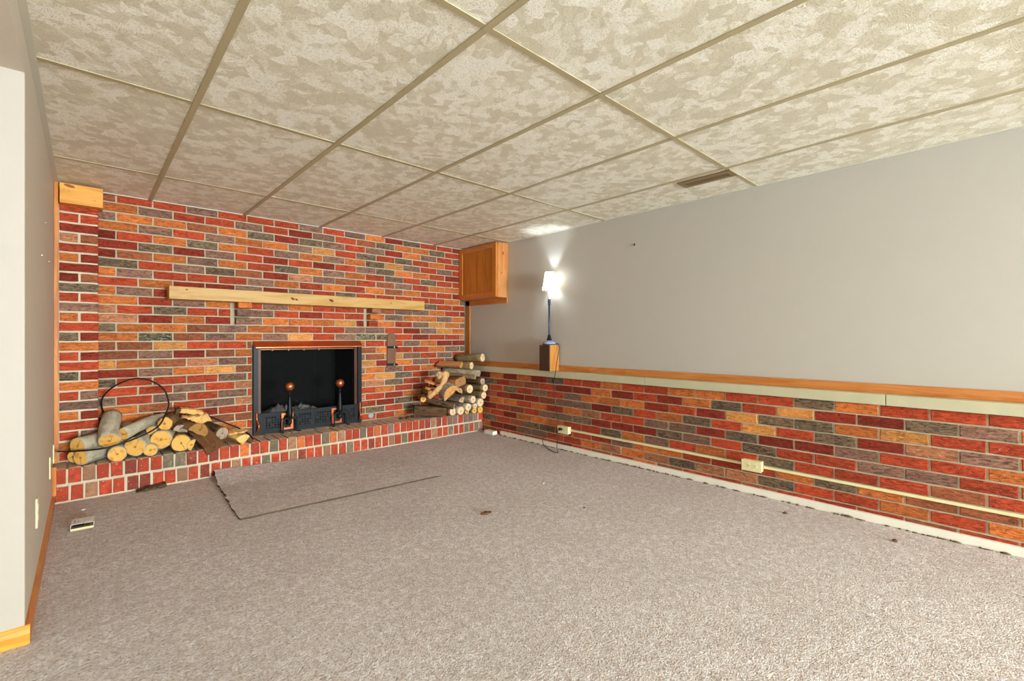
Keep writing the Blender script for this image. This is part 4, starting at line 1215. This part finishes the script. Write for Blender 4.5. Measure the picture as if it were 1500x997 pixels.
# torn white cardboard box near the left wall
bx = empty('cardboard_box', (-.012, 3.36, 0.001), 'small white cardboard box with torn open side on the carpet', 'box')
bx.rotation_euler = (0, 0, math.radians(-3))
W2, D2, H2 = .046, .10, .034
def bpart(name, a, b, mat, par=bx):
    bm = bmesh.new(); bm_box(bm, a, b); return link(name, from_bm(bm, name), mat, par)
bpart('bottom_panel', (-W2, 0, 0), (W2, D2, .0015), CARD_IN)
bpart('side_panel', (-W2, 0, 0), (-W2 + .0015, D2, H2), CARD)
bpart('side_panel', (W2 - .0015, 0, 0), (W2, D2, H2), CARD)
bpart('back_panel', (-W2, D2 - .0015, 0), (W2, D2, H2), CARD)
top = bpart('top_panel', (-W2, 0, H2 - .0015), (W2, D2, H2), CARD)
bpart('front_lip', (-W2, 0, 0), (W2, .0015, .012), CARD_IN)
bpart('contents', (-.038, .012, .002), (.005, .06, .018), SLOT); bpart('contents', (.008, .015, .002), (.028, .05, .014), BROWNWOOD)
# print on the lid, running across its left end: a heavy word, a mark, and lines of small print
for i, (x, y, w, h) in enumerate([(-.034, .030, .004, .012), (-.034, .046, .004, .012), (-.034, .062, .004, .010), (-.022, .040, .007, .006), (-.019, .050, .003, .012), (-.012, .043, .006, .002)]):
    bpart('printed_mark', (x, y, H2), (x + w, y + h, H2 + .0002), INK, top)
for i in range(5):
    bpart('printed_line', (.004, .030 + i * .011, H2), (.036 - (i % 2) * .006, .033 + i * .011, H2 + .0002), INK_PALE, top)
bpart('printed_mark', (.003, .012, H2), (.006, .022, H2 + .0002), INK, top)

slab('dark wedge of bark leaning on the foot of the hearth', [(.245, .002), (.30, .020), (.40, .024), (.41, .010), (.33, .002)], 3.935, .045, .5, BK_DARK, 'bark_wedge', 'litter on the carpet')
bm = bmesh.new()
for s, (dx, dy) in enumerate(((0, 0), (.022, .004), (.04, -.008), (.012, -.01))):
    g = bmesh.ops.create_icosphere(bm, subdivisions=2, radius=1)
    for v in g['verts']:
        k_ = 1 + .5 * noise.noise(v.co * 2 + Vector((s, 0, 0)))
        v.co = Vector((1.69 + dx + v.co.x * .016 * k_, 2.08 + dy + v.co.y * .010 * k_, .006 + v.co.z * .007 * k_))
smooth(link('dry_leaf', from_bm(bm, 'dry_leaf'), BROWNLEAF, label='crumpled dry brown leaf in the middle of the carpet', category='leaf'))


def crumb(name, loc, size, mat, lab, cat):
    bm = bmesh.new(); bmesh.ops.create_icosphere(bm, subdivisions=2, radius=1)
    for v in bm.verts:
        k_ = 1 + .5 * noise.noise(v.co * 1.7 + Vector(loc)); v.co = Vector((v.co.x * size * k_, v.co.y * size * .7 * k_, size * .35 + v.co.z * size * .35 * k_))
    o = smooth(link(name, from_bm(bm, name), mat, label=lab, category=cat)); o.location = loc


crumb('plaster_crumb', (-.008, 3.735, 0), .012, CARD, 'small white crumb on the carpet behind the cardboard box', 'crumb')
crumb('plaster_crumb', (2.358, 2.235, 0), .012, CARD_IN, 'small pale crumb on the carpet in front of the dado', 'crumb')
crumb('bark_crumb', (2.987, .903, 0), .014, BROWNLEAF, 'dark crumb of bark near the skirting below the empty outlet', 'crumb')
crumb('bark_crumb', (2.981, .406, 0), .016, BROWNLEAF, 'dark crumb of bark on the carpet nearest the camera', 'crumb')
crumb('bark_crumb', (2.20, 1.75, 0), .008, BROWNLEAF, 'tiny dark crumb between the leaf and the dado', 'crumb')
box('wood_offcut', (3.135, 3.70, .001), (3.196, 3.84, .038), WHITE_PAINT, bev=.003, label='short white painted wood offcut by the end of the skirting', category='offcut')
